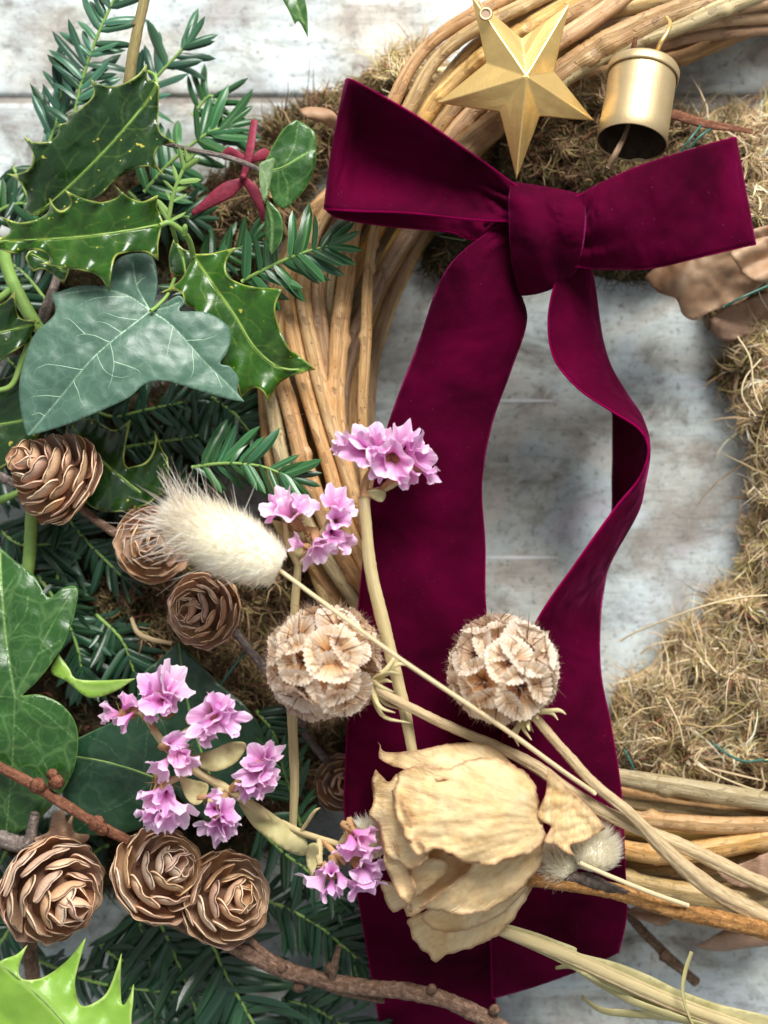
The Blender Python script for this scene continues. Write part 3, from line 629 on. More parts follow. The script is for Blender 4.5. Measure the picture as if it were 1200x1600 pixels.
for k_, (q_, l_) in enumerate((([(120, 620, 95), (170, 650, 100), (230, 640, 100), (300, 625, 100)], "dark yew sprig directly beneath the grey ivy leaf"), ([(330, 620, 100), (370, 650, 105), (400, 690, 105)], "dark yew sprig between the grey ivy leaf and the canes"), ([(110, 860, 90), (90, 900, 92), (100, 960, 92)], "dark yew tuft beside the thick green stem"), ([(150, 960, 95), (190, 1000, 98), (210, 1050, 96)], "dark yew sprig left of the pale broken twig"), ([(10, 560, 90), (40, 590, 95), (70, 640, 92)], "dark yew tuft at the left edge below the stalk"), ([(200, 300, 95), (240, 330, 98), (300, 340, 98)], "dark yew sprig behind the spotted holly sprig"), ([(400, 1110, 115), (430, 1150, 118), (440, 1210, 115)], "dark yew tuft between pink cluster and seed head"), ([(170, 1320, 75), (120, 1340, 78), (60, 1330, 75)], "dark yew sprig behind the largest cone"), ([(500, 1440, 70), (540, 1470, 72), (560, 1530, 70)], "dark yew sprig against the lower velvet edge"), ([(20, 700, 95), (0, 740, 98), (-20, 800, 95)], "dark yew tuft at the left edge beside the tilted cone"))):
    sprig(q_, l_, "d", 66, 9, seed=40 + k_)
for k_, (q_, l_) in enumerate((([(210, 1420, 60), (230, 1480, 64), (240, 1560, 62), (245, 1640, 60)], "added dark yew sprig covering shaded board below the middle cone"), ([(150, 1470, 55), (190, 1500, 58), (260, 1510, 58), (320, 1500, 56)], "added dark yew sprig across the shaded board under the lower cones"), ([(440, 1560, 60), (500, 1580, 62), (560, 1620, 60)], "shaded yew sprig at the bottom edge under the bark twig"), ([(30, 1420, 60), (10, 1460, 62), (-20, 1500, 60)], "shaded yew tuft left of the largest cone"), ([(20, 260, 90), (40, 300, 95), (60, 350, 92)], "yew tuft between the two upper holly leaves at the left edge"), ([(-10, 820, 90), (30, 850, 94), (80, 850, 92)], "shaded yew tuft above the bright ivy leaf"), ([(10, 1330, 70), (-10, 1370, 72), (-30, 1420, 70)], "shaded yew tips at the left edge under the grey twig"))):
    sprig(q_, l_, "d", 82, 9, seed=70 + k_)  # added dark sprigs; the lowest cover board that should look shaded
sprig([(300, 180, 100), (330, 150, 100), (350, 190, 102)], "yew tuft beside the crimson ribbon knot", "g", 56, 12, seed=22)

# ---------------------------------------------------------------- holly and ivy
def zleaf(z0, tilt=(0, 0), c=(0, 0), dome=0.0, fold=0.12, wave=7.0, wl=42.0, seed=0.0, noise_a=4.0):
    def f(x, y, e, v):
        dx, dy = x - c[0], y - c[1]
        z = z0 + tilt[0] * dx - tilt[1] * dy - dome * (dx * dx + dy * dy)
        z = z + fold * np.minimum(v, 60) + wave * np.exp(-e / 14) * np.sin(dx / wl * 6.28 + dy / wl * 3.1 + seed)
        return z + noise_a * fbm(x, y, 60, seed)
    return f
def leafpart(name, pts, mat, parent, zf, mid, sec=(), step=5, t=2.0, rib=True, rib_r=1.8, rib_mat=None):
    o = sheet(name, pts, zf, mat, parent, step, [mid], t, sec)
    if rib:                                         # raised midrib lying on the blade
        c = cr(mid, 40); q = c[(inside(outline(pts, 6), c))]
        if len(q) > 6:
            z = zf(q[:, 0], q[:, 1], np.full(len(q), 40.0), np.zeros(len(q)))
            rr = np.linspace(rib_r * 0.45, rib_r, len(q)); W = P(np.column_stack([q, z + 0.6])); V, F, uv = tube_geo(W, rr * K(z), 6, 0.0)
            part("midrib", V, F, rib_mat or GREEN_STEM, o, uv=uv)
    return o
C = 1
def holly_secondary(mid, n=5, ln=45, ang=50):
    c = cr(mid, 60); out = []
    for k in range(n):
        i = 8 + int(44 * k / n); d = c[i + 2] - c[i]; a = math.atan2(d[1], d[0])
        for s in (-1, 1):
            b = a + s * math.radians(ang); p = c[i]; out.append([tuple(p), (p[0] + ln * .5 * math.cos(b), p[1] + ln * .5 * math.sin(b)), (p[0] + ln * math.cos(b - s * .35), p[1] + ln * math.sin(b - s * .35))])
    return out
# glossy upper leaf
t = thing("holly_leaf", (150, 220, 215), "large glossy dark holly leaf with spiny edge near the upper left", "holly leaf", "holly leaves")
mid = [(52, 336), (85, 312), (150, 250), (200, 195), (235, 152), (246, 130)]
leafpart("blade", [(275, 223, C), (250, 205), (247, 165), (249, 136), (240, 126), (230, 124), (229, 101, C), (212, 120), (180, 135), (155, 131), (141, 122, C), (146, 147), (127, 169), (116, 176), (106, 179, C), (106, 191), (91, 194, C), (92, 206), (80, 220), (55, 222), (36, 212, C), (51, 240), (47, 262), (27, 272), (10, 271, C), (32, 285), (44, 310), (37, 327, C), (50, 337, C), (75, 334), (110, 325), (140, 315), (162, 300), (178, 283), (200, 268), (225, 260), (243, 264), (258, 275, C), (243, 255), (244, 236), (255, 226)],
         HOLLY, t, zleaf(195, (0.12, 0.12), (150, 225), 0.0006, 0.22, 9, 46, 1.0), mid, holly_secondary(mid, 5, 60), 5, rib_r=2.2)
tube("stalk", [(246, 132, 200, 3.2), (242, 118, 190, 3.0), (232, 112, 180, 3.0)], GREEN_STEM, t, sides=6)
# the sprig with two leaves on one green stem
t = thing("holly_sprig", (270, 355, 200), "spotted bright green holly sprig of two broad leaves on a curved stalk", "holly sprig", "holly leaves")
mid = [(-38, 379), (0, 377), (100, 372), (175, 364), (252, 351)]
leafpart("blade", [(255, 349, C), (250, 335), (244, 320), (247, 305, C), (222, 315), (200, 307), (180, 290, C), (187, 305), (162, 316), (130, 310), (102, 297, C), (111, 317), (97, 330), (86, 324), (78, 311, C), (77, 330), (60, 342), (32, 348), (2, 339, C), (17, 358), (8, 369), (-12, 372), (-45, 380, C), (-5, 389), (25, 396), (45, 390), (62, 391), (76, 398), (77, 409), (63, 412, C), (100, 419), (130, 423), (155, 432), (171, 456, C), (174, 427), (180, 402), (195, 395), (228, 394), (247, 407, C), (247, 384), (251, 362)],
         HOLLY_B, t, zleaf(272, (0.03, 0.10), (110, 365), 0.0006, 0.24, 8, 44, 0.4), mid, holly_secondary(mid, 5, 40), 5, rib_r=2.0)
mid = [(302, 398), (330, 440), (365, 490), (400, 545), (440, 575), (488, 577)]
leafpart("blade", [(302, 397, C), (330, 396), (368, 387, C), (353, 410), (358, 433), (390, 447), (441, 452, C), (430, 480), (436, 512), (452, 545), (464, 553), (493, 577, C), (460, 586), (435, 600), (419, 628, C), (410, 611), (395, 606), (376, 621, C), (371, 602), (362, 580), (340, 575), (345, 540), (330, 515), (308, 487), (289, 474), (284, 458), (268, 454), (250, 458, C), (280, 440), (295, 416)],
         HOLLY_B, t, zleaf(212, (-0.05, 0.10), (370, 500), 0.0008, 0.22, 8, 50, 2.0), mid, holly_secondary(mid, 5, 45), 5, rib_r=2.2)
leafpart("blade", [(272, 372, C), (264, 400), (266, 426, C), (284, 432), (300, 412), (303, 396), (285, 388)], HOLLY, t, zleaf(196, (0, 0), (285, 405), 0, 0.1, 3, 40, 3.0), [(275, 375), (285, 400), (290, 428)], (), 5)
tube("stem", [(250, 352, 280, 4), (265, 348, 276, 4.5), (285, 362, 262, 5), (296, 378, 240, 5), (302, 400, 218, 4.5)], YOUNG, t, sides=8)
tube("bud", [(288, 366, 260, 5), (289, 356, 266, 4.5), (290, 350, 268, 2)], YOUNG, t, sides=8)
tube("stem", [(268, 352, 272, 3.5), (272, 366, 250, 3.5), (276, 378, 220, 3)], YOUNG, t, sides=6)
# dark holly leaf at the left edge, with its stalk
t = thing("holly_leaf", (20, 500, 180), "dark holly leaf cut by the left edge below the green stalk", "holly leaf", "holly leaves")
leafpart("blade", [(-60, 470), (-20, 478), (5, 474), (24, 455, C), (25, 480), (33, 498), (64, 500, C), (49, 520), (46, 533), (28, 545), (5, 560), (-20, 585, C), (-60, 570), (-90, 520, C)], HOLLY, t, zleaf(175, (0, 0), (0, 510), 0.0004, 0.15, 7, 40, 1.5), [(62, 502), (20, 515), (-40, 525), (-88, 522)], (), 5)
leafpart("blade", [(46, 392, C), (40, 404), (52, 424, C), (70, 421), (100, 443, C), (108, 420), (100, 396), (70, 388)], HOLLY, t, zleaf(200, (0, 0), (75, 410), 0, 0.1, 4, 40, 2.2), [(48, 396), (75, 410), (104, 425)], (), 5)
t = thing("holly_stalk", (30, 440, 160), "thick pale green forked stalk between holly and grey ivy", "stalk")
tube("stem", [(5, 385, 175, 9), (12, 420, 172, 10), (30, 462, 168, 11), (52, 500, 165, 10), (75, 530, 150, 8)], GREEN_STEM, t, sides=10)
tube("stem", [(-20, 478, 170, 6), (5, 462, 172, 6), (22, 446, 170, 6)], GREEN_STEM, t, sides=8)
tube("stem", [(50, 525, 158, 4.5), (35, 560, 155, 4.5), (18, 602, 150, 4.5), (-15, 612, 150, 4)], GREEN_STEM, t, sides=8)
t = thing("twig", (80, 460, 130), "short pinkish brown twig beside the grey ivy leaf", "twig")
tube("stem", [(92, 425, 130, 7), (82, 455, 134, 7), (70, 488, 130, 9), (60, 520, 120, 7)], BARK_G, t)
# dark holly under the ivy
t = thing("holly_leaf", (190, 700, 150), "shadowed holly leaf with pale spines below the grey ivy leaf", "holly leaf", "holly leaves")
leafpart("blade", [(105, 655, C), (145, 655), (178, 672), (204, 656, C), (197, 690), (194, 722), (201, 731, C), (228, 722), (241, 700), (242, 672, C), (252, 700), (262, 715, C), (262, 745), (235, 785), (180, 800), (140, 790), (120, 750), (100, 700, C)], HOLLY, t, zleaf(150, (0, 0), (180, 720), 0.0004, 0.12, 7, 40, 0.7), [(112, 665), (160, 720), (220, 770)], (), 5)
t = thing("holly_leaf", (50, 640, 140), "deep shaded holly leaf at the left edge above the tilted cone", "holly leaf", "holly leaves")
leafpart("blade", [(-40, 600), (10, 590), (40, 570, C), (45, 610), (80, 640, C), (60, 680), (20, 720), (-40, 740), (-80, 670, C)], HOLLY, t, zleaf(120, (0, 0), (0, 650), 0.0003, 0.1, 6, 40, 0.2), [(70, 645), (20, 660), (-70, 670)], (), 6)
# lime leaf in the lower left corner
t = thing("holly_leaf", (90, 1560, 300), "pale lime green spiny holly leaf in the lower left corner", "holly leaf", "holly leaves")
leafpart("blade", [(-60, 1535), (0, 1502), (26, 1491), (43, 1476, C), (29, 1512), (36, 1530), (68, 1527), (103, 1503), (134, 1466, C), (122, 1510), (117, 1540), (126, 1571), (149, 1566), (170, 1546), (190, 1489, C), (188, 1533), (191, 1571), (202, 1558), (209, 1538, C), (206, 1580), (195, 1640), (120, 1690, C), (20, 1690), (-70, 1640)],
         LIME, t, zleaf(300, (0.06, -0.18), (80, 1560), 0.0, -0.28, 6, 60, 0.2, 3), [(0, 1505), (34, 1532), (80, 1575), (120, 1625), (140, 1680)], (), 6, rib_r=2.0, rib_mat=YOUNG)

# large grey-green ivy leaf
t = thing("ivy_leaf", (210, 540, 230), "large grey green ivy leaf with pale net of veins", "ivy leaf", "ivy leaves")
big = [(175, 425), (185, 405), (210, 396), (238, 401), (246, 436), (242, 470), (236, 486, C), (260, 472), (279, 462), (289, 472), (281, 486), (320, 488), (350, 504), (361, 525), (355, 550), (344, 568), (360, 573), (373, 592), (371, 611), (382, 628, C), (350, 622), (300, 607), (255, 595), (225, 601), (200, 622), (150, 645), (100, 665), (42, 682, C), (34, 650), (30, 605), (39, 560), (55, 522), (86, 490), (80, 460, C), (125, 446), (165, 446)]
def zbig(x, y, e, v):
    dx, dy = x - 200, y - 530
    return 252 - 0.05 * dx + 0.12 * dy - 0.0006 * (dx * dx + dy * dy) + 6 * (1 - np.exp(-v / 14)) - 9 * np.exp(-((x - 235) ** 2 + (y - 486) ** 2) / 1500) + 4 * fbm(x, y, 55, 3.0)
vm = [[(235, 486), (150, 555), (95, 620), (45, 679)], [(235, 486), (270, 510), (315, 560), (350, 595), (380, 626)], [(235, 486), (200, 462), (160, 453), (105, 458)], [(235, 486), (215, 450), (207, 410)], [(235, 486), (262, 480), (280, 472)]]
v2 = [[(172, 535), (133, 522), (85, 542)], [(172, 535), (178, 565), (172, 600), (160, 630)], [(130, 578), (70, 570), (48, 592)], [(115, 595), (125, 620), (135, 645)], [(270, 510), (262, 550), (255, 580)], [(290, 532), (320, 530), (350, 520)], [(300, 545), (302, 580), (290, 602)], [(205, 464), (150, 466), (115, 482), (95, 490)], [(150, 552), (165, 580), (195, 590), (220, 575)], [(95, 620), (60, 618), (42, 625)], [(133, 522), (110, 500), (92, 497)], [(178, 565), (215, 578), (222, 592)], [(335, 580), (345, 600), (345, 615)], [(213, 445), (232, 428)], [(70, 650), (60, 645), (45, 650)], [(215, 500), (180, 495), (150, 480)], [(190, 520), (165, 505), (130, 500)]]
ol = sheet("blade", big, zbig, IVY, t, 3.6, vm, 1.8, v2)
for k, v in enumerate(vm):
    c = cr(v, 30); z = zbig(c[:, 0], c[:, 1], None, np.zeros(30)); W = P(np.column_stack([c, z + 0.3])); Vv, F, uv = tube_geo(W, np.linspace(1.45, 0.55, 30) * K(z), 6); part("vein", Vv, F, VEIN, ol, uv=uv)
for k, v in enumerate(v2):
    c = cr(v, 26); c = c + np.stack([fbm(c[:, 0], c[:, 1], 14, 1.0), fbm(c[:, 0], c[:, 1], 14, 7.0)], -1) * 3.0 * np.linspace(0, 1, 26)[:, None]
    dv = np.min([dist_poly(c, cr(q, 24)) for q in vm], 0); z = zbig(c[:, 0], c[:, 1], None, dv); W = P(np.column_stack([c, z + 0.55])); Vv, F, uv = tube_geo(W, np.linspace(0.85, 0.32, 26) * K(z), 5); part("vein", Vv, F, VEIN, ol, uv=uv)
    for j in (8, 16):                                # finer side veins
        d = c[j + 1] - c[j - 1]; d = d / np.linalg.norm(d); sg = 1 if (k + j) % 3 else -1; e2 = c[j] + 24 * (d * 0.5 + sg * np.array((-d[1], d[0])) * 0.8); q = cr([c[j], (c[j] + e2) / 2 + d * 4, e2], 10)
        q = q[inside(outline(big, 8), q)]
        if len(q) > 4: dv = np.min([dist_poly(q, cr(x_, 24)) for x_ in vm], 0); z = zbig(q[:, 0], q[:, 1], None, dv); Vv, F, uv = tube_geo(P(np.column_stack([q, z + 0.5])), np.linspace(0.45, 0.2, len(q)) * K(z), 5); part("vein", Vv, F, VEIN, ol, uv=uv)
tube("stalk", [(235, 486, 245, 3.2), (246, 478, 235, 3), (262, 460, 215, 3), (275, 430, 190, 3)], GREEN_STEM, t, sides=6)

# bright ivy leaf at the left edge
t = thing("ivy_leaf", (30, 1080, 200), "bright green lobed ivy leaf cut by the left edge", "ivy leaf", "ivy leaves")
o = leafpart("blade", [(0, 856, C), (28, 880), (54, 900), (75, 933), (98, 919), (117, 916), (122, 927), (116, 962), (108, 985), (95, 1015), (62, 1060), (34, 1087, C), (65, 1086), (100, 1104), (121, 1140), (117, 1195), (92, 1245), (55, 1285), (10, 1310, C), (-60, 1290), (-110, 1200, C), (-60, 1110), (-110, 1040), (-130, 960, C), (-50, 920)],
         IVY_G, t, lambda x, y, e, v: 195 - 0.0005 * ((x - 20) ** 2 + (y - 1085) ** 2) - 0.05 * np.abs(y - 1088) + 14 * np.exp(-((y - 1090) / 22.0) ** 2) * (x > 40) * 0 + 5 * (1 - np.exp(-v / 12)) + 5 * fbm(x, y, 60, 8.0), [(24, 1090), (10, 1000), (2, 900), (1, 862)],
         [[(24, 1090), (55, 1030), (90, 960), (116, 922)], [(24, 1090), (65, 1110), (112, 1150)], [(24, 1090), (20, 1180), (10, 1300)], [(24, 1090), (-30, 1080), (-100, 1040)], [(10, 1000), (40, 960), (44, 930)], [(60, 1022), (95, 1000)], [(12, 960), (-20, 940)], [(22, 1130), (60, 1170), (80, 1220)], [(20, 1190), (50, 1230)], [(5, 930), (25, 900)]], 4.5)
# dark ivy leaves under the pink flowers
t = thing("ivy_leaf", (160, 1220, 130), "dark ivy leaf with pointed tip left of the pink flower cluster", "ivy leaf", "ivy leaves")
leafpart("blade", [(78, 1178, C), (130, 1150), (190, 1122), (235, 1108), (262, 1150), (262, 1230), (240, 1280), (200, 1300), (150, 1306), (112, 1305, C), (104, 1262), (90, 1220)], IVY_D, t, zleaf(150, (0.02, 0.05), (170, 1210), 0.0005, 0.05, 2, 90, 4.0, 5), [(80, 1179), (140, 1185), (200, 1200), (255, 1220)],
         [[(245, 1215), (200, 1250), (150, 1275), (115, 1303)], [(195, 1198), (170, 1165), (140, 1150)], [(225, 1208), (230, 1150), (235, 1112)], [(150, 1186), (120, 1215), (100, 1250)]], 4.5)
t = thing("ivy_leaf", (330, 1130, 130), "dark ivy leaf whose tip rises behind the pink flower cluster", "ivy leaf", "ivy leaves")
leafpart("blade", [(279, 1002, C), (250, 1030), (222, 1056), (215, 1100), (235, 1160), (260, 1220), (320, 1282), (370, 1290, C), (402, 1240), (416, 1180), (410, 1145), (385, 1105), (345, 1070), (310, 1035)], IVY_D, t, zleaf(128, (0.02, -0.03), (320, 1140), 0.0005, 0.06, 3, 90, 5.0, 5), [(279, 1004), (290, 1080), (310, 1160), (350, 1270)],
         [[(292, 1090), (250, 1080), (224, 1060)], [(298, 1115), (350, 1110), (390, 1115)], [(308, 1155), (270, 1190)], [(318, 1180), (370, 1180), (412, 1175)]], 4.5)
t = thing("ivy_leaf", (150, 1065, 190), "curled ivy leaf showing its lime green underside above the pink flowers", "ivy leaf", "ivy leaves")
leafpart("blade", [(92, 1022, C), (108, 1045), (120, 1061), (165, 1063), (212, 1060, C), (180, 1080), (150, 1090), (132, 1087), (105, 1065), (80, 1050)], LIME, t, lambda x, y, e, v: 178 + 0.10 * (x - 130) - 0.0025 * (y - 1065) ** 2 + 3 * fbm(x, y, 40, 2.0), [(95, 1028), (125, 1070), (170, 1075), (208, 1061)], (), 4.5, rib=False)
# folded ivy leaf on the thin brown stalk
t = thing("ivy_leaf", (440, 280, 210), "folded dull green ivy leaf on a thin brown stalk", "ivy leaf", "ivy leaves")
leafpart("blade", [(463, 187, C), (482, 198), (493, 212), (493, 256), (480, 290), (462, 312), (447, 325), (430, 318), (420, 290), (408, 268), (420, 241), (436, 211), (449, 196)], IVY_G, t, zleaf(218, (0.12, 0.05), (450, 260), 0.0009, 0.05, 3, 60, 6.0, 5), [(408, 268), (440, 262), (470, 245), (490, 235)], [[(440, 262), (460, 230), (465, 195)], [(440, 262), (450, 290), (448, 320)]], 4.2)
leafpart("blade", [(405, 256, C), (416, 250), (429, 248), (425, 270), (422, 290), (414, 316), (408, 300), (405, 278)], IVY_U, t, lambda x, y, e, v: 262 - 0.35 * (x - 405) + 2 * fbm(x, y, 30, 1.0), [(408, 260), (416, 285), (414, 312)], (), 4, rib=False)
leafpart("blade", [(417, 312, C), (428, 322), (441, 342), (440, 375), (424, 399, C), (417, 378), (414, 345)], IVY_G, t, lambda x, y, e, v: 240 - 0.15 * (y - 315) + 0.3 * (x - 428) + 2 * fbm(x, y, 30, 4.0), [(418, 316), (426, 350), (424, 395)], (), 4, rib=False)
tube("stalk", [(250, 222, 190, 3.5), (290, 232, 205, 4), (340, 242, 215, 4), (375, 252, 222, 4), (408, 266, 226, 4)], BARK_G, t, sides=8)
# leaf dipping in at the top edge
t = thing("ivy_leaf", (460, 0, 180), "single green leaf tip dipping in at the top edge", "ivy leaf", "ivy leaves")
leafpart("blade", [(420, -60), (440, -5), (452, 18), (461, 38, C), (467, 33), (481, 58, C), (480, 20), (472, -20), (460, -70)], IVY_G, t, zleaf(180, (0, 0), (460, 0), 0.0005, 0.1, 2, 60, 1.0), [(440, -60), (462, 0), (479, 54)], (), 4.5, rib=False)
# upright brown stem at the top
t = thing("ivy_shoot", (212, 60, 175), "upright olive brown stem rising from behind the glossy holly leaf", "stem")
tube("stem", [(200, 150, 170, 9), (203, 118, 178, 9), (212, 60, 188, 8.5), (228, -10, 195, 8), (240, -70, 195, 7)], mat_simple("olive_stem", (0.20, 0.16, 0.06), (0.36, 0.29, 0.12), 0.5, 5, 0.0004, stretch=(60, 4, 1)), t, sides=10)
tube("bud", [(216, 42, 190, 4), (209, 38, 196, 3.2), (207, 34, 198, 1)], BARK, t, sides=6)
t = thing("ivy_shoot", (45, 850, 110), "short thick dark green stem between the tilted cone and bright ivy", "stem")
tube("stem", [(50, 780, 115, 9), (48, 830, 120, 10), (45, 880, 125, 10), (40, 920, 120, 9)], GREEN_STEM, t, sides=10)
tube("stem", [(-15, 788, 120, 6), (10, 778, 126, 6), (32, 768, 124, 5)], YOUNG, t, sides=8)

# ---------------------------------------------------------------- larch cones
def scale_mesh(name, wave, seed):
    r = random.Random(seed); n, m = 10, 9; top, al, uv = [], [], []; ph = r.uniform(0, 6)
    for i in range(n):
        u = (i / (n - 1)) ** 0.8
        w_ = 0.30 + 0.26 * math.sin(min(1, u / 0.55) * math.pi / 2)
        if u > 0.55: w_ = 0.56 * math.sqrt(max(0.0, 1 - ((u - 0.55) / 0.47) ** 2.6))
        for j in range(m):
            v = -1 + 2 * j / (m - 1); x = u * (1 - 0.06 * v * v)
            z = 0.30 * v * v * w_ - 0.15 * math.sin(u * 2.6) + 0.06 * u * u - 0.30 * max(0, u - 0.82) ** 1.2 + wave * math.sin(v * 2.5 + ph) * u * u * 0.02
            top.append((x, v * w_, z)); al.append(min(1, u * 0.8 + 0.2 * max(u, abs(v)) ** 3)); uv.append((u, v * 0.5 + 0.5))
    V = np.array(top); b = V.copy(); th = 0.085 * (1.15 - 0.75 * np.array(al)); b[:, 2] -= th
    F = grid_faces(n, m); Fb = F[:, ::-1] + n * m; rim = [j for j in range(m)] + [i * m + m - 1 for i in range(1, n)] + [(n - 1) * m + j for j in range(m - 2, -1, -1)] + [i * m for i in range(n - 2, 0, -1)]
    side = np.array([(a, a + n * m, b2 + n * m, b2) for a, b2 in zip(rim, rim[1:] + rim[:1])])
    return mesh_np(name, np.vstack([V, b]), np.vstack([F, Fb, side]), SCALE, uv=uv + uv, attrs={"along": al + al})
SCALES = [scale_mesh("scale", w_, s) for w_, s in ((0.3, 1), (1.0, 2), (-0.8, 3), (1.6, 4))]
core_me = None
def cone(px, py, z, R, axis, label, N=46, seed=0, H=1.0, openness=1.0, spin=0):
    global core_me
    t = thing("larch_cone", (px, py, z), label, "cone", "larch cones wired into the wreath"); r = random.Random(seed)
    t.rotation_mode = 'QUATERNION'; t.rotation_quaternion = Vector(axis).normalized().to_track_quat('Z', 'Y'); k = K(z) * R; t.scale = (k, k, k)
    if core_me is None:
        a = []; n, m = 9, 10
        for i in range(n):
            q = i / (n - 1); rr = 0.58 * math.sin(math.pi * (0.08 + 0.88 * q)) ** 0.8
            for j in range(m): a.append((rr * math.cos(j / m * 6.283), rr * math.sin(j / m * 6.283), -0.85 + 1.25 * q))
        core_me = mesh_np("core", a, [tuple(f) for f in grid_faces(n, m, wrap_m=True).tolist()] + [tuple(range(m))[::-1], tuple(range((n - 1) * m, n * m))], CORE)
    link("core", core_me, t)
    for i in range(N):
        q = i / (N - 1); a = i * 2.39996 + spin + r.uniform(-0.08, 0.08)
        tip_r = 0.90 + 0.10 * min(1, q / 0.22) if q < 0.22 else max(0.04, (1 - ((q - 0.22) / 0.79) ** 1.6))
        tip_z = (-0.42 + 1.30 * q ** 0.95) * H
        el = math.radians(22 - 16 * (openness - 1) * 2 + 62 * q ** 0.75 + r.uniform(-5, 5)); L = 0.72 * (1 - 0.42 * q) * r.uniform(0.93, 1.06)
        d = Vector((math.cos(a) * math.cos(el), math.sin(a) * math.cos(el), math.sin(el)))
        tip = Vector((math.cos(a) * tip_r, math.sin(a) * tip_r, tip_z)); root = tip - d * L
        s = Vector((-math.sin(a), math.cos(a), 0)); nrm = d.cross(s)
        if nrm.dot(Vector((-math.cos(a), -math.sin(a), 0.6))) < 0: s = -s; nrm = d.cross(s)
        wd = L * (1.42 - 0.10 * q) * r.uniform(0.92, 1.08)
        mt = Matrix((( *(d * L), 0), (*(s * wd), 0), (*(nrm * L * (1.0 + 0.6 * q)), 0), (*root, 1))).transposed()
        o = link("scale", SCALES[r.randrange(4)], t); o.matrix_local = mt
    return t
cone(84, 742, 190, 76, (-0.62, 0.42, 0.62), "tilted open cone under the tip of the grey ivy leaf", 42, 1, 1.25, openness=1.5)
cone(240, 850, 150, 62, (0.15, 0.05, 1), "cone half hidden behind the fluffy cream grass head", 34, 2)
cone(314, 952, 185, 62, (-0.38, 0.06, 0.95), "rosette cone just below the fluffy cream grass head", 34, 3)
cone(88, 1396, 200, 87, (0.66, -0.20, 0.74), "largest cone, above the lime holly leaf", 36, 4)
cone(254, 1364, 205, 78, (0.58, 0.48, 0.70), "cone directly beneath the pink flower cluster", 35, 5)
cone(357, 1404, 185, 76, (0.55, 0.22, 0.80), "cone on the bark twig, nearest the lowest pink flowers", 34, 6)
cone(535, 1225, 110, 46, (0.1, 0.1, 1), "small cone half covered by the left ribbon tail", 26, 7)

# twigs
def bud(t, x, y, z, r, mat):
    m, n = 12, 9; V = []
    for i in range(n):
        for j in range(m):
            a = math.pi * i / (n - 1); b = 6.283 * j / m; k = r * (1 + 0.16 * math.sin(5 * b + i * 1.7) * math.sin(a) + 0.12 * math.sin(9 * a + 2 * b))
            V.append((x + k * math.sin(a) * math.cos(b), y + k * math.sin(a) * math.sin(b), z + k * math.cos(a)))
    part("bud", P(np.array(V)), grid_faces(n, m, wrap_m=True), mat, t)
t = thing("larch_twig", (400, 1500, 120), "rough brown bark twig running from the cones to the bottom edge", "twig")
tube("stem", [(200, 1400, 140, 9), (250, 1430, 150, 10), (300, 1452, 150, 11), (350, 1470, 148, 12), (420, 1505, 142, 14), (470, 1524, 140, 13), (560, 1540, 150, 13), (650, 1552, 165, 13), (730, 1576, 168, 13), (820, 1625, 160, 12)], BARK, t, n=150, sides=14, rough=0.09)
tube("side_twig", [(386, 1462, 150, 5), (405, 1482, 150, 6), (432, 1503, 146, 7), (446, 1512, 142, 6)], BARK, t, rough=0.07)
tube("side_twig", [(480, 1530, 138, 6), (530, 1548, 134, 6), (590, 1562, 128, 5), (600, 1564, 126, 4)], BARK, t, rough=0.07)
tube("side_twig", [(520, 1530, 150, 6), (522, 1508, 165, 6), (530, 1478, 180, 4)], BARK, t, rough=0.07)
for x, y, z, r in ((518, 1512, 158, 10), (467, 1541, 132, 10), (440, 1512, 150, 9), (675, 1545, 180, 8), (773, 1578, 176, 9)): bud(t, x, y, z, r, BARK)
t = thing("larch_twig", (100, 1250, 200), "slim reddish twig with knobbly buds crossing the dark ivy", "twig")
tube("stem", [(-20, 1188, 205, 8), (45, 1222, 208, 8.5), (95, 1254, 210, 8.5), (150, 1286, 208, 8), (200, 1314, 200, 8)], BARK_R, t, n=80, sides=10, rough=0.06)
for x, y, r in ((59, 1228, 13), (88, 1222, 12), (82, 1210, 9), (152, 1287, 13), (160, 1296, 10)): bud(t, x, y, 216, r, BARK_R)
t = thing("larch_twig", (30, 1315, 170), "lumpy grey twig stub at the left edge above the largest cone", "twig")
tube("stem", [(-30, 1310, 165, 13), (0, 1312, 172, 13), (28, 1320, 176, 12), (45, 1312, 180, 10), (50, 1290, 186, 8), (54, 1270, 190, 7)], BARK_G, t, n=60, sides=12, rough=0.12)
t = thing("cone_stalk", (48, 1500, 110), "woody stalk below the largest cone", "stalk")
tube("stem", [(46, 1465, 150, 12), (49, 1500, 140, 12), (53, 1535, 120, 12), (58, 1580, 90, 11)], BARK, t, rough=0.09)
t = thing("larch_twig", (150, 815, 120), "thin twig between the tilted cone and the half hidden cone", "twig")
tube("stem", [(105, 775, 140, 6), (150, 812, 135, 7), (195, 842, 128, 7), (230, 860, 120, 6)], BARK, t, rough=0.07)
t = thing("larch_twig", (400, 1020, 130), "thin grey twig running down from the rosette cone to the seed head", "twig")
tube("stem", [(350, 965, 140, 6), (385, 1010, 140, 6.5), (425, 1060, 130, 7), (480, 1150, 115, 7), (520, 1200, 100, 6)], BARK_G, t, rough=0.08)
t = thing("larch_twig", (240, 1000, 110), "pale broken twig in the moss left of the rosette cone", "twig")
tube("stem", [(205, 965, 118, 3), (215, 988, 124, 4), (240, 1000, 124, 4), (268, 1005, 116, 3)], STRAW_D, t)
t = thing("larch_twig", (-5, 745, 160), "pale twig end poking in at the left edge by the tilted cone", "twig")
tube("stem", [(-30, 735, 170, 8), (0, 745, 175, 8), (25, 758, 170, 7)], BARK_G, t, rough=0.08)
t = thing("dry_leaf", (90, 1290, 175), "crumpled brown dry leaf behind the largest cone", "dry leaf")
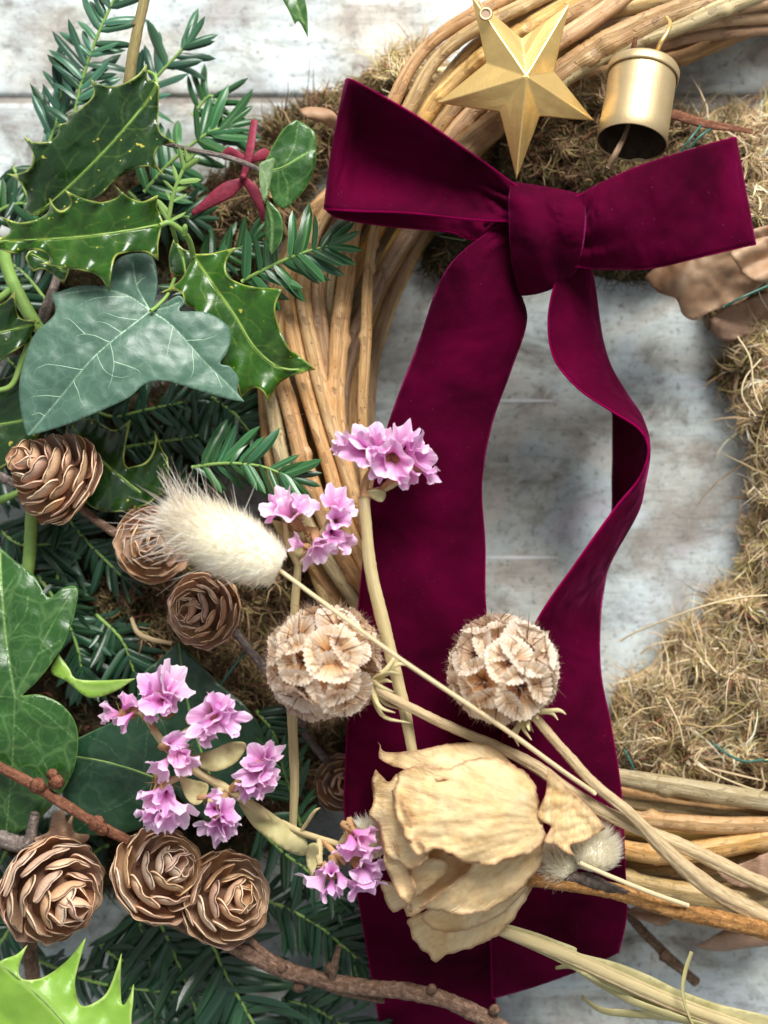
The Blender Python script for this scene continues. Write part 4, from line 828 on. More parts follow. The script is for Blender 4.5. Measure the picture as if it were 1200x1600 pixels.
sheet("blade", [(52, 1310, C), (75, 1300), (80, 1280), (85, 1268), (100, 1268), (104, 1285), (114, 1272, C), (116, 1300), (140, 1305), (120, 1325), (70, 1330)], lambda x, y, e, v: 172 + 12 * np.sin(x / 7) + 6 * fbm(x, y, 20, 1.0), BROWNLEAF, t, 4)

# ---------------------------------------------------------------- velvet bow
bow = thing("velvet_bow", (860, 380, 200), "burgundy velvet ribbon bow with two long tails", "bow")
def strip(name, st, parent=bow, m=26, per=14, t=3.0, hem=True, wob=2.0, seed=0.0, pleats=0.0, gather=0.0):
    """ribbon through stations (edge one, edge two, bulge of the middle)"""
    n = per * (len(st) - 1) + 1
    A = cr([s[0] for s in st], n); B = cr([s[1] for s in st], n); Md = cr([s[2] if len(s) > 2 else (0, 0, 0) for s in st], n)
    v = np.linspace(0, 1, m)[None, :, None]; Q = A[:, None] * (1 - v) + B[:, None] * v + Md[:, None] * 4 * v * (1 - v)
    ii, jj = np.meshgrid(np.arange(n), np.arange(m), indexing='ij')
    wn = np.array([noise.fractal(Vector((a * 0.09, b * 0.10, seed)), 1, 2, 3) for a, b in zip(ii.ravel(), jj.ravel())]).reshape(n, m); Q[..., 2] += wob * wn * 2
    if gather:      # folds pinched in by the knot, fading outwards
        dist_k = np.minimum(ii, (n - 1 - ii)) / n
        Q[..., 2] += gather * np.sin(jj / m * 17 + 3 * wn + ii / n * 2) * np.exp(-dist_k / 0.09) * np.sin(np.pi * jj / (m - 1)) ** 0.5
    if pleats:      # gathered folds running along the strip, meandering
        Q[..., 2] += pleats * np.sin(jj / m * 9 + 1.8 * np.sin(ii / n * 5 + 0.8) + 0.5 * wn) * (0.35 + 0.65 * np.sin(np.pi * jj / (m - 1)))
    o = part(name, P(Q.reshape(-1, 3)), grid_faces(n, m), VELVET, parent, uv=np.stack([ii.ravel() / per, jj.ravel() / m], -1)); thick(o, t * S, 0.0)
    if hem:
        for e in (Q[:, 0], Q[:, -1]):
            L = np.concatenate([[0], np.cumsum(np.linalg.norm(np.diff(e, axis=0), axis=1))]); k = max(8, int(L[-1] / 2.2)); tt = np.linspace(0, L[-1], k)
            c = np.stack([np.interp(tt, L, e[:, a]) for a in range(3)], -1); rr = (1.5 + 0.8 * (np.arange(k) % 2)) * K(c[:, 2])
            V, F, uv = tube_geo(P(c), rr, 6); part("picot_edge", V, F, HEM, o, uv=uv)
    return o
# left loop: front layer out to the fold, back layer returning underneath
strip("loop", [((808, 292, 300), (804, 346, 296)), ((745, 246, 322), (735, 343, 300), (0, 0, -34)), ((650, 181, 335), (640, 333, 300), (0, 0, -62)), ((580, 141, 340), (560, 330, 300), (0, 0, -66)), ((549, 125, 325), (514, 327, 290), (0, 0, -20)), ((541, 128, 285), (509, 326, 255), (-4, 0, 0)), ((555, 150, 240), (530, 340, 222)), ((620, 215, 215), (600, 352, 205), (0, 0, 10)), ((700, 270, 215), (700, 362, 205)), ((760, 300, 225), (742, 374, 215)), ((806, 310, 250), (800, 350, 245))], seed=1.0, wob=2.0, gather=9.0, per=20)
# right loop
strip("loop", [((900, 308, 312), (898, 416, 300)), ((945, 284, 312), (950, 420, 296), (0, 0, 36)), ((1000, 260, 318), (1020, 418, 305), (0, 0, 22)), ((1075, 236, 326), (1095, 401, 318), (0, 0, 6)), ((1140, 217, 312), (1170, 383, 304), (0, 0, 4)), ((1147, 219, 282), (1176, 382, 274)), ((1120, 232, 245), (1140, 388, 240)), ((1020, 268, 222), (1040, 405, 218)), ((905, 315, 245), (905, 405, 245))], seed=2.0, wob=2.6, gather=9.0, per=20)
# knot
strip("knot", [((812, 335, 205), (900, 340, 212)), ((806, 298, 232), (908, 312, 240)), ((800, 286, 282), (912, 306, 292), (0, -2, 4)), ((796, 306, 308), (914, 326, 322), (0, 2, 20)), ((796, 340, 312), (914, 350, 330), (0, 0, 26)), ((798, 385, 306), (911, 378, 322), (0, 0, 28)), ((804, 430, 290), (906, 402, 306), (2, 2, 18)), ((815, 460, 268), (903, 417, 276), (6, 10, 4)), ((832, 446, 228), (890, 412, 235)), ((835, 400, 206), (885, 380, 210))], seed=3.0, wob=1.0, m=40, hem=False, pleats=7.0)
# left tail
strip("tail", [((800, 340, 262), (806, 344, 240)), ((760, 366, 282), (803, 375, 258), (0, 0, 10)), ((712, 405, 280), (797, 402, 262), (0, 0, 22)), ((684, 450, 250), (810, 452, 250), (0, 0, 46)), ((657, 530, 238), (822, 502, 240), (0, 0, 44)), ((630, 600, 232), (797, 580, 240), (0, 0, 34)), ((605, 672, 222), (768, 662, 236), (0, 0, 32)), ((584, 760, 218), (752, 755, 240), (0, 0, 18)), ((570, 860, 224), (757, 850, 228), (0, 0, 6)), ((560, 960, 218), (758, 945, 222), (0, 0, 4)), ((549, 1080, 205), (772, 1060, 200)), ((541, 1180, 196), (790, 1180, 178)), ((540, 1280, 180), (784, 1300, 172)), ((560, 1400, 150), (760, 1420, 150)), ((577, 1500, 110), (772, 1520, 80)), ((594, 1600, 70), (774, 1620, 45)), ((605, 1680, 40), (776, 1700, 25))], seed=4.0, m=30)
# right tail
strip("tail", [((884, 400, 268), (912, 402, 255)), ((868, 440, 290), (926, 432, 225), (0, 0, 6)), ((857, 500, 288), (936, 500, 180), (17, 0, 10)), ((866, 560, 284), (946, 568, 140), (34, 0, 4)), ((905, 608, 282), (955, 620, 112), (46, 0, 0)), ((955, 642, 281), (958, 652, 100), (44, 0, 0)), ((998, 670, 280), (958, 684, 96), (30, 0, 0)), ((1013, 702, 278), (958, 716, 94), (20, 0, 0)), ((1000, 746, 274), (957, 752, 94), (26, 0, 0)), ((960, 796, 268), (957, 796, 98), (38, 4, 0)), ((900, 880, 258), (950, 874, 112), (22, 4, 0)), ((842, 965, 246), (938, 958, 132), (2, 0, 10)), ((800, 1060, 228), (938, 1050, 168), (0, 0, 12)), ((785, 1160, 214), (955, 1140, 190), (0, 0, 8)), ((775, 1260, 206), (970, 1240, 196), (0, 0, 4)), ((769, 1380, 180), (976, 1360, 186)), ((768, 1480, 140), (978, 1430, 160)), ((770, 1560, 95), (966, 1488, 128), (6, 4, 0))], seed=5.0, m=30)

# small crimson ribbon
t = thing("crimson_ribbon", (380, 270, 130), "small crimson ribbon bow half hidden behind the folded ivy leaf", "ribbon")
def flatstrip(name, st, mat, parent, t_=1.5):
    A = cr([s[0] for s in st], 24); B = cr([s[1] for s in st], 24); v = np.linspace(0, 1, 7)[None, :, None]; Q = A[:, None] * (1 - v) + B[:, None] * v; Q[..., 2] += 1.5 * np.sin(v[..., 0] * 3.14)
    o = part(name, P(Q.reshape(-1, 3)), grid_faces(24, 7), mat, parent, uv=np.stack(np.meshgrid(np.linspace(0, 1, 24), np.linspace(0, 1, 7), indexing='ij'), -1).reshape(-1, 2)); thick(o, t_ * S); return o
flatstrip("tail", [((376, 278, 190), (382, 288, 185)), ((350, 285, 195), (362, 308, 190)), ((325, 305, 190), (335, 322, 185)), ((298, 332, 180), (302, 337, 178))], CRIMSON, t)
flatstrip("tail", [((386, 277, 190), (378, 283, 186)), ((405, 295, 195), (388, 300, 190)), ((412, 322, 190), (402, 325, 186)), ((420, 345, 178), (408, 345, 176))], CRIMSON, t)
flatstrip("loop", [((384, 280, 195), (376, 278, 192)), ((396, 240, 205), (384, 236, 200)), ((403, 188, 195), (393, 186, 192))], CRIMSON, t)
flatstrip("loop", [((386, 245, 190), (380, 255, 188)), ((360, 230, 180), (362, 245, 178)), ((345, 240, 170), (350, 250, 168))], CRIMSON, t)
flatstrip("loop", [((390, 245, 188), (388, 255, 186)), ((412, 232, 176), (416, 250, 172)), ((425, 240, 168), (424, 250, 165))], CRIMSON, t)
bud(t, 380, 276, 196, 5, CRIMSON)

# ---------------------------------------------------------------- star and bell
t = thing("gold_star", (823, 119, 215), "matte gold five pointed metal star above the bow", "star")
ctr = np.array((823, 119.0)); tips = [(736, -8), (890, 5), (929, 189), (807, 281), (683, 161)]; inn = [(815, 60), (866, 112), (843, 182), (781, 175), (760, 98)]
ring_p = [p for pr in zip(tips, inn) for p in pr]
def star_geo():
    V = [(823, 119, 276)] + [(x, y, 238 if k % 2 == 0 else 244) for k, (x, y) in enumerate(ring_p)] + [(x, y, 232 if k % 2 == 0 else 238) for k, (x, y) in enumerate(ring_p)] + [(823, 119, 214)]
    F = [(0, 1 + k, 1 + (k + 1) % 10) for k in range(10)] + [(1 + k, 11 + k, 11 + (k + 1) % 10, 1 + (k + 1) % 10) for k in range(10)] + [(21, 11 + (k + 1) % 10, 11 + k) for k in range(10)]
    return P(np.array(V, float)), F
V, F = star_geo(); o = part("body", V, F, GOLD, t, smooth=False)
bm = bmesh.new(); bm.from_mesh(o.data); bmesh.ops.recalc_face_normals(bm, faces=bm.faces); bmesh.ops.subdivide_edges(bm, edges=bm.edges, cuts=3, use_grid_fill=True); bm.to_mesh(o.data); bm.free()
for v in o.data.vertices:
    q = Vector(v.co) * 260; v.co += Vector((noise.noise(q), noise.noise(q + Vector((9, 0, 0))), noise.noise(q + Vector((0, 9, 0))))) * 0.00012
md = o.modifiers.new("soft_edge", 'BEVEL'); md.width = 1.6 * S; md.segments = 2; md.limit_method = 'ANGLE'; md.angle_limit = 0.35
c = np.array([(759 + 8.5 * math.cos(a), 22 + 8.5 * math.sin(a), 259) for a in np.linspace(0, 6.283, 33)]); V, F, uv = tube_geo(P(c), np.full(33, 2.6) * K(255), 8, cap=False); part("eyelet", V, F, BRASS, t, uv=uv)
a = np.linspace(0, 6.283, 20, endpoint=False); part("eyelet_hole", P(np.array([(759 + 7 * math.cos(q), 22 + 7 * math.sin(q), 259.5) for q in a])), [tuple(range(20))[::-1]], CANE_D, t)
tube("hanging_cord", [(757, 24, 250, 1.4), (750, 5, 256, 1.4), (742, -30, 240, 1.4)], STRAW, t, sides=6)

t = thing("brass_bell", (998, 160, 250), "aged brass bell with a flat cap beside the gold star", "bell")
def bell():
    ax0 = P((1006, 106, 240.0)); ax1 = P((987, 223, 272.0)); d = ax1 - ax0; L = np.linalg.norm(d); d /= L
    u = np.cross(d, (0, 0, 1.0)); u /= np.linalg.norm(u); v = np.cross(u, d); k = K(265)
    def lathe(prof, n=48):
        a = np.linspace(0, 6.283, n, endpoint=False); V = []
        for h, r in prof:
            for q in a:
                rr = r * k * (1 + 0.006 * math.sin(3 * q + h)) ; V.append(ax0 + d * h * k + rr * (u * math.cos(q) + v * math.sin(q)))
        return np.array(V), grid_faces(len(prof), n, wrap_m=True)
    LL = L / k
    V, F = lathe([(4, 1), (4, 30), (3, 46), (8, 52.5), (20, 53.5), (LL * .5, 53.5), (LL * .8, 54), (LL, 55), (LL + .8, 54), (LL, 53), (LL * .8, 51.5), (LL * .5, 51), (14, 50), (9, 40), (9, 1)]); part("body", V, F, BRASS, t)
    V, F = lathe([(0, 0.5), (-1, 30), (0, 50), (2, 55), (6, 57), (16, 57.3), (19, 57), (19.5, 55), (18, 54), (8, 53.8), (5, 40), (5, 1)]); part("cap", V, F, BRASS, t)
    V, F = lathe([(LL - 1.5, 52.6), (LL * .8, 51), (LL * .5, 50.4), (16, 49), (12, 38), (12, 1)]); part("inner_shade", V, F, BELL_SHADE, t)  # added inner shell, coloured dark like the shaded mouth
bell()
tube("hanging_loop", [(1012, 92, 232, 3.4), (1025, 82, 244, 3.6), (1033, 66, 252, 3.6), (1043, 50, 250, 3.5), (1047, 36, 240, 3.2), (1042, 28, 225, 3.0)], GOLD, t, sides=8, rough=0)
tube("clapper", [(985, 185, 272, 3), (975, 215, 285, 4), (962, 240, 290, 5), (950, 262, 280, 4)], CANE_D, t, sides=8)
t = thing("twig", (990, 70, 200), "tiny red brown twig tip above the bell cap", "twig")
tube("stem", [(986, 90, 215, 4), (990, 72, 222, 4), (993, 58, 226, 3)], BARK_R, t, sides=8, rough=0.1)
t = thing("bark_strip", (1110, 190, 140), "pinkish strip of bark in the moss right of the bell", "bark")
tube("strip", [(1048, 178, 140, 8), (1090, 190, 146, 8), (1130, 198, 146, 6), (1176, 206, 140, 4)], BARK_R, t, flat=(0.4, 1.0), rough=0.08)

# ---------------------------------------------------------------- statice
def floret_mesh(seed, openv=1.0):
    r = random.Random(seed); nu, na = 9, 40; V, al, uv = [], [], []; ph = [r.uniform(0, 6.28) for _ in range(6)]; sq = r.uniform(0.5, 0.9)
    for i in range(nu):
        u = i / (nu - 1)
        for j in range(na):
            a = j / na * 6.283
            rad = 0.10 + (0.9 * openv) * (u ** 1.7)
            lobes = 1 + u * (0.12 * math.cos(5 * a + ph[0]) + 0.08 * math.sin(3 * a + ph[1])) + u * u * (0.025 * math.sin(15 * a + ph[2]) + 0.02 * math.sin(19 * a + ph[3]))
            z = -1.25 + 1.25 * (u ** 0.75) + u * u * (0.15 * math.sin(5 * a + ph[4]) + 0.05 * math.sin(11 * a + ph[5])) - 0.12 * max(0, u - 0.8) * 3
            V.append((rad * lobes * math.cos(a), rad * lobes * math.sin(a) * sq, z)); al.append(u); uv.append((u, j / na * 1.0))
    return mesh_np("floret", V, grid_faces(nu, na, wrap_m=True), STATICE, uv=uv, attrs={"along": al})
FLO = [floret_mesh(s, o) for s, o in ((1, 0.85), (2, 0.7), (3, 1.0), (4, 0.58), (5, 0.9), (6, 0.66))]
def calyx_mesh(seed):
    r = random.Random(seed); V, F = [], []
    n, m = 6, 9
    for i in range(n):
        u = i / (n - 1); rr = 0.10 + 0.13 * math.sin(3.14 * min(1, u * 0.85 + 0.1))
        for j in range(m): a = j / m * 6.283; k = rr * (1 + 0.2 * math.cos(4.5 * a)); V.append((k * math.cos(a), k * math.sin(a), -1.75 + 0.85 * u))
    F += [tuple(f) for f in grid_faces(n, m, wrap_m=True).tolist()]
    for s in range(7):       # bristly bract tips
        a = r.uniform(0, 6.28); b = len(V); ln = r.uniform(0.5, 0.95); sp = r.uniform(0.25, 0.6)
        c, d = math.cos(a), math.sin(a); z0 = r.uniform(-1.7, -1.1)
        V += [(0.14 * c - 0.05 * d, 0.14 * d + 0.05 * c, z0), (0.14 * c + 0.05 * d, 0.14 * d - 0.05 * c, z0), ((0.2 + sp * .5) * c, (0.2 + sp * .5) * d, z0 + ln * .55), ((0.2 + sp) * c, (0.2 + sp) * d, z0 + ln * 0.9)]
        F += [(b, b + 1, b + 2), (b, b + 2, b + 3)]
    return mesh_np("calyx", V, F, CALYX)
CAL = [calyx_mesh(s) for s in range(4)]
def statice(label, main, fl, branches=(), seed=0, stem_mat=STRAW, leaves=()):
    r = random.Random(seed + 5); t = thing("statice_sprig", main[0][:3], label, "dried flower", "pink statice sprigs")
    if len(main) > 1: tube("stem", main, stem_mat, t, sides=12, ribs=5, ribamp=0.13, n=16 * len(main), rough=0.04)
    for b in branches: tube("branch", b, stem_mat if r.random() < .5 else CALYX, t, sides=8, n=24, rough=0.08)
    for x, y, z, dx, dy, dz, R in fl:
        d = Vector((dx, dy, dz)).normalized(); q = d.to_track_quat('Z', 'Y') @ Quaternion((0, 0, 1), r.uniform(0, 6.28)); R *= 1.42 * r.uniform(0.8, 1.15)
        o = link("floret", FLO[r.randrange(6)], t); k = K(z) * R
        o.matrix_local = Matrix.Translation(Vector(P((x, y, z))) - t.location) @ q.to_matrix().to_4x4() @ Matrix.Diagonal((k, k, k * r.uniform(0.9, 1.15), 1))
        link("calyx", CAL[r.randrange(4)], o)
    for lf, z0 in leaves: sheet("bract", lf, lambda x, y, e, v: z0 + 8 * np.sin(x / 13) + 5 * np.sin(y / 9) + 4 * fbm(x, y, 22, z0), DRYLEAF, t, 4.5)
    return t
statice("upright pink statice head overlapping the left ribbon tail", [(646, 1185, 262, 8), (628, 1090, 262, 9.5), (600, 980, 268, 10.5), (578, 880, 275, 10), (568, 775, 285, 8.5)], [
    (531, 684, 312, -.6, .5, .5, 25), (522, 700, 306, -.8, -.1, .4, 18), (580, 682, 318, 0, .6, .7, 30), (558, 702, 325, -.4, 0, .9, 26), (596, 672, 312, .2, .8, .5, 24), (632, 674, 316, .2, .7, .6, 27), (652, 690, 312, .5, .5, .6, 25), (610, 722, 332, -.1, -.2, .9, 34), (640, 752, 318, .3, -.7, .5, 26), (668, 712, 316, .8, .1, .5, 30), (680, 745, 306, .9, -.4, .3, 21), (590, 730, 320, -.4, -.4, .8, 20)],
    [[(568, 778, 285, 7), (572, 752, 290, 6), (590, 722, 298, 5)], [(570, 775, 285, 6), (595, 765, 290, 5), (625, 735, 294, 4)], [(572, 770, 285, 6), (610, 760, 290, 5), (655, 728, 290, 4)]], 1, leaves=[([(566, 768, 1), (585, 765), (602, 768), (600, 782), (592, 784), (580, 778)], 292)])
statice("pink statice head between the fluffy grass head and the canes", [(458, 1290, 205, 6), (460, 1200, 222, 7.5), (455, 1080, 240, 8), (460, 960, 262, 7), (466, 880, 285, 6)], [
    (430, 782, 325, -.5, .6, .5, 28), (420, 795, 318, -.8, .2, .5, 20), (455, 790, 332, 0, .5, .8, 28), (478, 786, 326, .4, .5, .7, 24), (525, 775, 322, .1, .7, .6, 28), (543, 788, 312, .6, .4, .6, 20), (530, 808, 330, .2, .2, .9, 22), (546, 850, 318, .8, -.3, .5, 24), (522, 838, 324, .2, -.3, .9, 18), (458, 846, 320, -.7, .3, .6, 14), (495, 870, 322, .1, -.7, .6, 26), (508, 858, 318, .5, -.5, .6, 20)],
    [[(466, 885, 285, 5), (450, 850, 295, 5), (445, 815, 302, 4)], [(466, 885, 285, 5), (495, 845, 295, 5), (522, 800, 300, 4)], [(480, 865, 290, 4), (505, 850, 298, 4), (530, 832, 300, 3)], [(466, 882, 286, 4), (480, 874, 295, 4), (490, 862, 300, 3)]], 2, leaves=[([(424, 812, 1), (445, 816), (470, 822), (475, 850), (466, 880), (450, 862), (436, 838)], 286)])
statice("widest pink statice cluster, spread over the dark ivy leaves", [(440, 1290, 225, 8), (400, 1262, 240, 8), (350, 1230, 250, 7), (300, 1200, 255, 7), (262, 1170, 260, 6), (240, 1140, 262, 6)], [
    (160, 1114, 282, -.9, .1, .4, 21), (202, 1090, 285, .4, .8, .3, 22), (184, 1134, 284, -.7, -.6, .3, 22), (244, 1078, 305, -.1, .5, .8, 32), (276, 1062, 300, .6, .6, .5, 27), (225, 1072, 298, -.5, .6, .6, 22), (246, 1101, 305, -.2, -.2, .9, 22), (270, 1090, 300, .6, 0, .8, 22), (236, 1126, 285, 0, -.8, .5, 15),
    (322, 1114, 310, -.2, .3, .9, 33), (344, 1092, 305, .3, .8, .4, 25), (366, 1126, 300, .9, 0, .4, 27), (350, 1130, 306, .4, -.3, .8, 26), (301, 1146, 305, 0, 0, 1, 14), (328, 1157, 300, .7, -.6, .4, 21), (279, 1156, 298, .6, .3, .5, 19),
    (279, 1183, 305, -.1, .1, .9, 25), (297, 1200, 300, .6, -.6, .5, 27), (245, 1208, 295, -.5, -.6, .5, 27), (229, 1254, 295, -.5, -.5, .6, 20), (259, 1252, 302, .1, -.4, .9, 18), (239, 1284, 292, -.1, -.8, .5, 31), (278, 1284, 290, .4, -.8, .4, 30), (258, 1290, 298, .1, -.7, .7, 24), (222, 1282, 285, -.6, -.6, .4, 22),
    (341, 1242, 298, .8, .2, .4, 15), (330, 1265, 300, -.2, .1, .9, 17), (358, 1268, 300, .6, .3, .6, 23), (344, 1298, 296, 0, -.6, .7, 35), (325, 1300, 288, -.5, -.5, .6, 22), (362, 1300, 290, .6, -.5, .5, 24), (403, 1180, 300, -.3, .5, .7, 24), (429, 1174, 292, .7, .6, .4, 24), (398, 1208, 305, -.2, 0, .95, 23), (422, 1212, 296, .7, .2, .6, 20), (420, 1234, 292, .8, -.4, .4, 18), (392, 1245, 294, .1, -.8, .5, 20), (378, 1238, 290, -.3, -.7, .5, 16)],
    [[(240, 1140, 262, 5), (222, 1115, 272, 5), (205, 1110, 274, 4)], [(240, 1142, 262, 5), (235, 1115, 275, 4), (248, 1100, 280, 4)], [(262, 1170, 260, 6), (295, 1140, 275, 5), (325, 1128, 280, 4)], [(300, 1200, 255, 6), (290, 1200, 268, 5), (276, 1192, 278, 5)], [(300, 1205, 255, 6), (262, 1225, 268, 5), (256, 1255, 275, 4)], [(350, 1230, 250, 6), (330, 1250, 265, 6), (335, 1275, 275, 4)], [(360, 1235, 250, 6), (380, 1215, 265, 6), (398, 1200, 275, 5)]], 3,
    leaves=[([(300, 1180, 1), (330, 1172), (360, 1160), (385, 1163), (370, 1190), (340, 1205), (315, 1200)], 262), ([(278, 1212, 1), (300, 1218), (325, 1226), (318, 1250), (305, 1258), (290, 1245)], 262), ([(372, 1255, 1), (405, 1262), (440, 1285), (475, 1300), (478, 1335), (450, 1330), (420, 1310), (395, 1290)], 236)])
statice("lowest pink statice cluster beside the dried rose", [(440, 1285, 225, 5), (470, 1300, 235, 5), (500, 1310, 250, 5), (530, 1320, 262, 5)], [
    (487, 1390, 285, -.7, -.7, .3, 25), (517, 1356, 300, 0, .5, .6, 17), (500, 1365, 285, -.3, -.6, .6, 11), (516, 1400, 285, -.1, -.9, .35, 22), (540, 1390, 290, .4, -.8, .4, 24), (552, 1336, 305, .1, -.7, .6, 25), (535, 1330, 295, -.4, -.5, .6, 18), (577, 1312, 305, .7, -.3, .5, 27), (582, 1338, 300, .6, -.6, .4, 21), (574, 1364, 302, .3, -.2, .8, 22), (572, 1394, 292, .3, -.8, .5, 25), (594, 1362, 292, .7, -.3, .4, 22)],
    [[(500, 1310, 250, 5), (498, 1335, 265, 6), (500, 1350, 270, 5)], [(530, 1320, 262, 5), (545, 1310, 272, 8), (555, 1318, 280, 5)], [(470, 1300, 235, 3), (490, 1270, 262, 3), (500, 1262, 268, 1)], [(500, 1310, 250, 4), (520, 1330, 268, 5), (540, 1350, 276, 4)]], 4,
    leaves=[([(478, 1335, 1), (482, 1320), (495, 1318), (498, 1335), (494, 1355), (486, 1372, 1), (480, 1352)], 268)])

# ---------------------------------------------------------------- scabiosa seed heads
def cup_mesh(seed):
    r = random.Random(seed); nr, na = 7, 72; V, al, an = [], [], []; ph = r.uniform(0, 6.28); ph2 = r.uniform(0, 6.28)
    for i in range(nr):
        u = i / (nr - 1)
        for j in range(na):
            a = j / na * 6.2832; rr = 0.10 + 0.90 * u; fr = 1.0
            if i == nr - 1: fr = 1 + (0.05 if j % 2 else -0.02) + 0.03 * math.sin(5 * a + ph)
            z = 0.36 * u ** 0.9 - 0.30 + 0.028 * u * math.cos(17 * a) * (1 if u > 0.2 else 0) + 0.05 * u * u * math.sin(3 * a + ph) + 0.03 * u * math.sin(5 * a + ph2) - 0.10 * max(0, u - 0.7) * 2
            V.append((rr * fr * math.cos(a), rr * fr * math.sin(a), z)); al.append(u); an.append(j / na * 6.2832 if j else 0.0)
    return mesh_np("paper_cup", V, grid_faces(nr, na, wrap_m=True), CUP, attrs={"along": al, "angle": an})
CUPS = [cup_mesh(s) for s in range(4)]
def awn_mesh(seed):
    r = random.Random(seed); V, F = [], []
    for k in range(5):
        a = k * 1.2566 + r.uniform(-.2, .2); ln = r.uniform(0.7, 1.15); el = r.uniform(0.35, 0.85); b = len(V); c, s = math.cos(a), math.sin(a)
        pts = [(0.02, -0.28, 0.06), (0.3 * ln, -0.30 + 0.42 * el, 0.035), (0.65 * ln, -0.30 + 0.75 * el, 0.018), (ln, -0.30 + 1.0 * el, 0.006)]
        for q, z, w_ in pts:
            for m in range(3): b_ = m * 2.094; V.append((q * c - w_ * math.cos(b_) * s, q * s + w_ * math.cos(b_) * c, z + w_ * math.sin(b_)))
        F += [tuple(x + b for x in f) for f in grid_faces(4, 3, wrap_m=True).tolist()]
    b = len(V); n, m = 5, 8
    for i in range(n):
        for j in range(m): a = math.pi * i / (n - 1); q = j / m * 6.283; V.append((0.10 * math.sin(a) * math.cos(q), 0.10 * math.sin(a) * math.sin(q), -0.26 + 0.08 * math.cos(a)))
    F += [tuple(x + b for x in f) for f in grid_faces(n, m, wrap_m=True).tolist()]
    return mesh_np("star_awn", V, F, AWN)
AWNS = [awn_mesh(s) for s in range(3)]
def hairs(root, dirs, ln, wd, k=4, bend=None, out=None):
    n = len(root); pts = np.zeros((n, k, 3)); r = np.random.default_rng(n); bend = bend if bend is not None else r.normal(0, 0.12, (n, 3))
    for s in range(k):
        q = s / (k - 1); pts[:, s] = root + dirs * (ln * q)[:, None] + bend * (ln * q * q)[:, None]
    side = np.cross(dirs, r.normal(size=(n, 3)) if out is None else out + r.normal(0, 0.35, (n, 3))); side /= np.linalg.norm(side, axis=1)[:, None] + 1e-9
    wt = wd[:, None] * np.linspace(1, 0.12, k)[None]
    V = np.stack([pts + side[:, None] * wt[..., None], pts - side[:, None] * wt[..., None]], 2).reshape(-1, 3)
    base = (np.arange(n) * k * 2)[:, None, None] + (np.arange(k - 1) * 2)[None, :, None]
    return V, (base + np.array([0, 1, 3, 2])[None, None]).reshape(-1, 4)
def scabiosa(x, y, z, R, stem_dir, label, seed, stem, N=38, cupr=0.44):
    r = random.Random(seed); t = thing("scabiosa_seed_head", (x, y, z), label, "seed head", "papery scabiosa seed heads"); k = K(z) * R
    tl = t.location; sd = Vector(stem_dir).normalized()
    n, m = 10, 16; core = [(0.62 * math.sin(math.pi * i / (n - 1)) * math.cos(j / m * 6.283), 0.62 * math.sin(math.pi * i / (n - 1)) * math.sin(j / m * 6.283), 0.62 * math.cos(math.pi * i / (n - 1))) for i in range(n) for j in range(m)]
    link("core", mesh_np("core", np.array(core) * k, grid_faces(n, m, wrap_m=True), CALYX), t)
    rot = Quaternion((r.uniform(-1, 1), r.uniform(-1, 1), r.uniform(-1, 1), r.uniform(-1, 1))).normalized()
    for i in range(N):
        zz = 1 - 2 * (i + 0.5) / N; a = i * 2.39996; d = Vector((math.sqrt(1 - zz * zz) * math.cos(a), math.sqrt(1 - zz * zz) * math.sin(a), zz)); d.rotate(rot)
        if d.dot(sd) > 0.86: continue
        d = (d + Vector((r.uniform(-.12, .12), r.uniform(-.12, .12), r.uniform(-.12, .12)))).normalized()
        q = d.to_track_quat('Z', 'Y') @ Quaternion((0, 0, 1), r.uniform(0, 6.28)); s = k * cupr * r.uniform(0.86, 1.12)
        o = link("paper_cup", CUPS[r.randrange(4)], t); o.matrix_local = Matrix.Translation(d * k * r.uniform(0.84, 0.91)) @ q.to_matrix().to_4x4() @ Matrix.Diagonal((s, s, s, 1))
        if r.random() < 0.85: link("star_awn", AWNS[r.randrange(3)], o)
    g = np.random.default_rng(seed); n = 2200; v = g.normal(size=(n, 3)); v /= np.linalg.norm(v, axis=1)[:, None]; dirs = v + g.normal(0, 0.35, (n, 3)); dirs /= np.linalg.norm(dirs, axis=1)[:, None]
    V, F = hairs(v * k * 0.93, dirs, g.uniform(8, 20, n) * K(z), np.full(n, 0.35) * K(z)); o = link("fringe", mesh_np("fringe", V, F, FUR, cols=np.tile(np.array([(0.62, 0.46, 0.32)]), (len(V), 1)), smooth=False), t); o["kind"] = "stuff"
    # sepals round the stalk end
    e = np.array(sd)
    for i in range(9):
        a = i / 9 * 6.283 + r.uniform(-.3, .3); p = sd.orthogonal().normalized(); p.rotate(Quaternion(sd, a)); p = np.array(p)
        b0 = np.array(tl) + e * k * 0.88; L = k * r.uniform(0.35, 0.62); cv = r.uniform(-0.4, 0.9)
        W = cr([b0, b0 + p * L * .45 + e * L * .25, b0 + p * L * .85 + e * L * (.45 + .3 * cv), b0 + p * L * (1.0 - .3 * abs(cv)) + e * L * (.6 + cv)], 14)
        Vv, F, uv = tube_geo(W, np.array([2.2, 3.2, 3.8, 3.8, 3.6, 3.4, 3.2, 3, 2.8, 2.5, 2.1, 1.7, 1.2, .5]) * K(z), 7, 0.08, i, flat=(0.6, 1.2)); part("sepal", Vv, F, SEPAL, t, uv=uv)
    tube("stalk", [(a_, b_, c_, d_ * 0.84) for a_, b_, c_, d_ in stem], STRAW_D, t, n=120, sides=28, ribs=7, ribamp=0.09, rough=0.05)
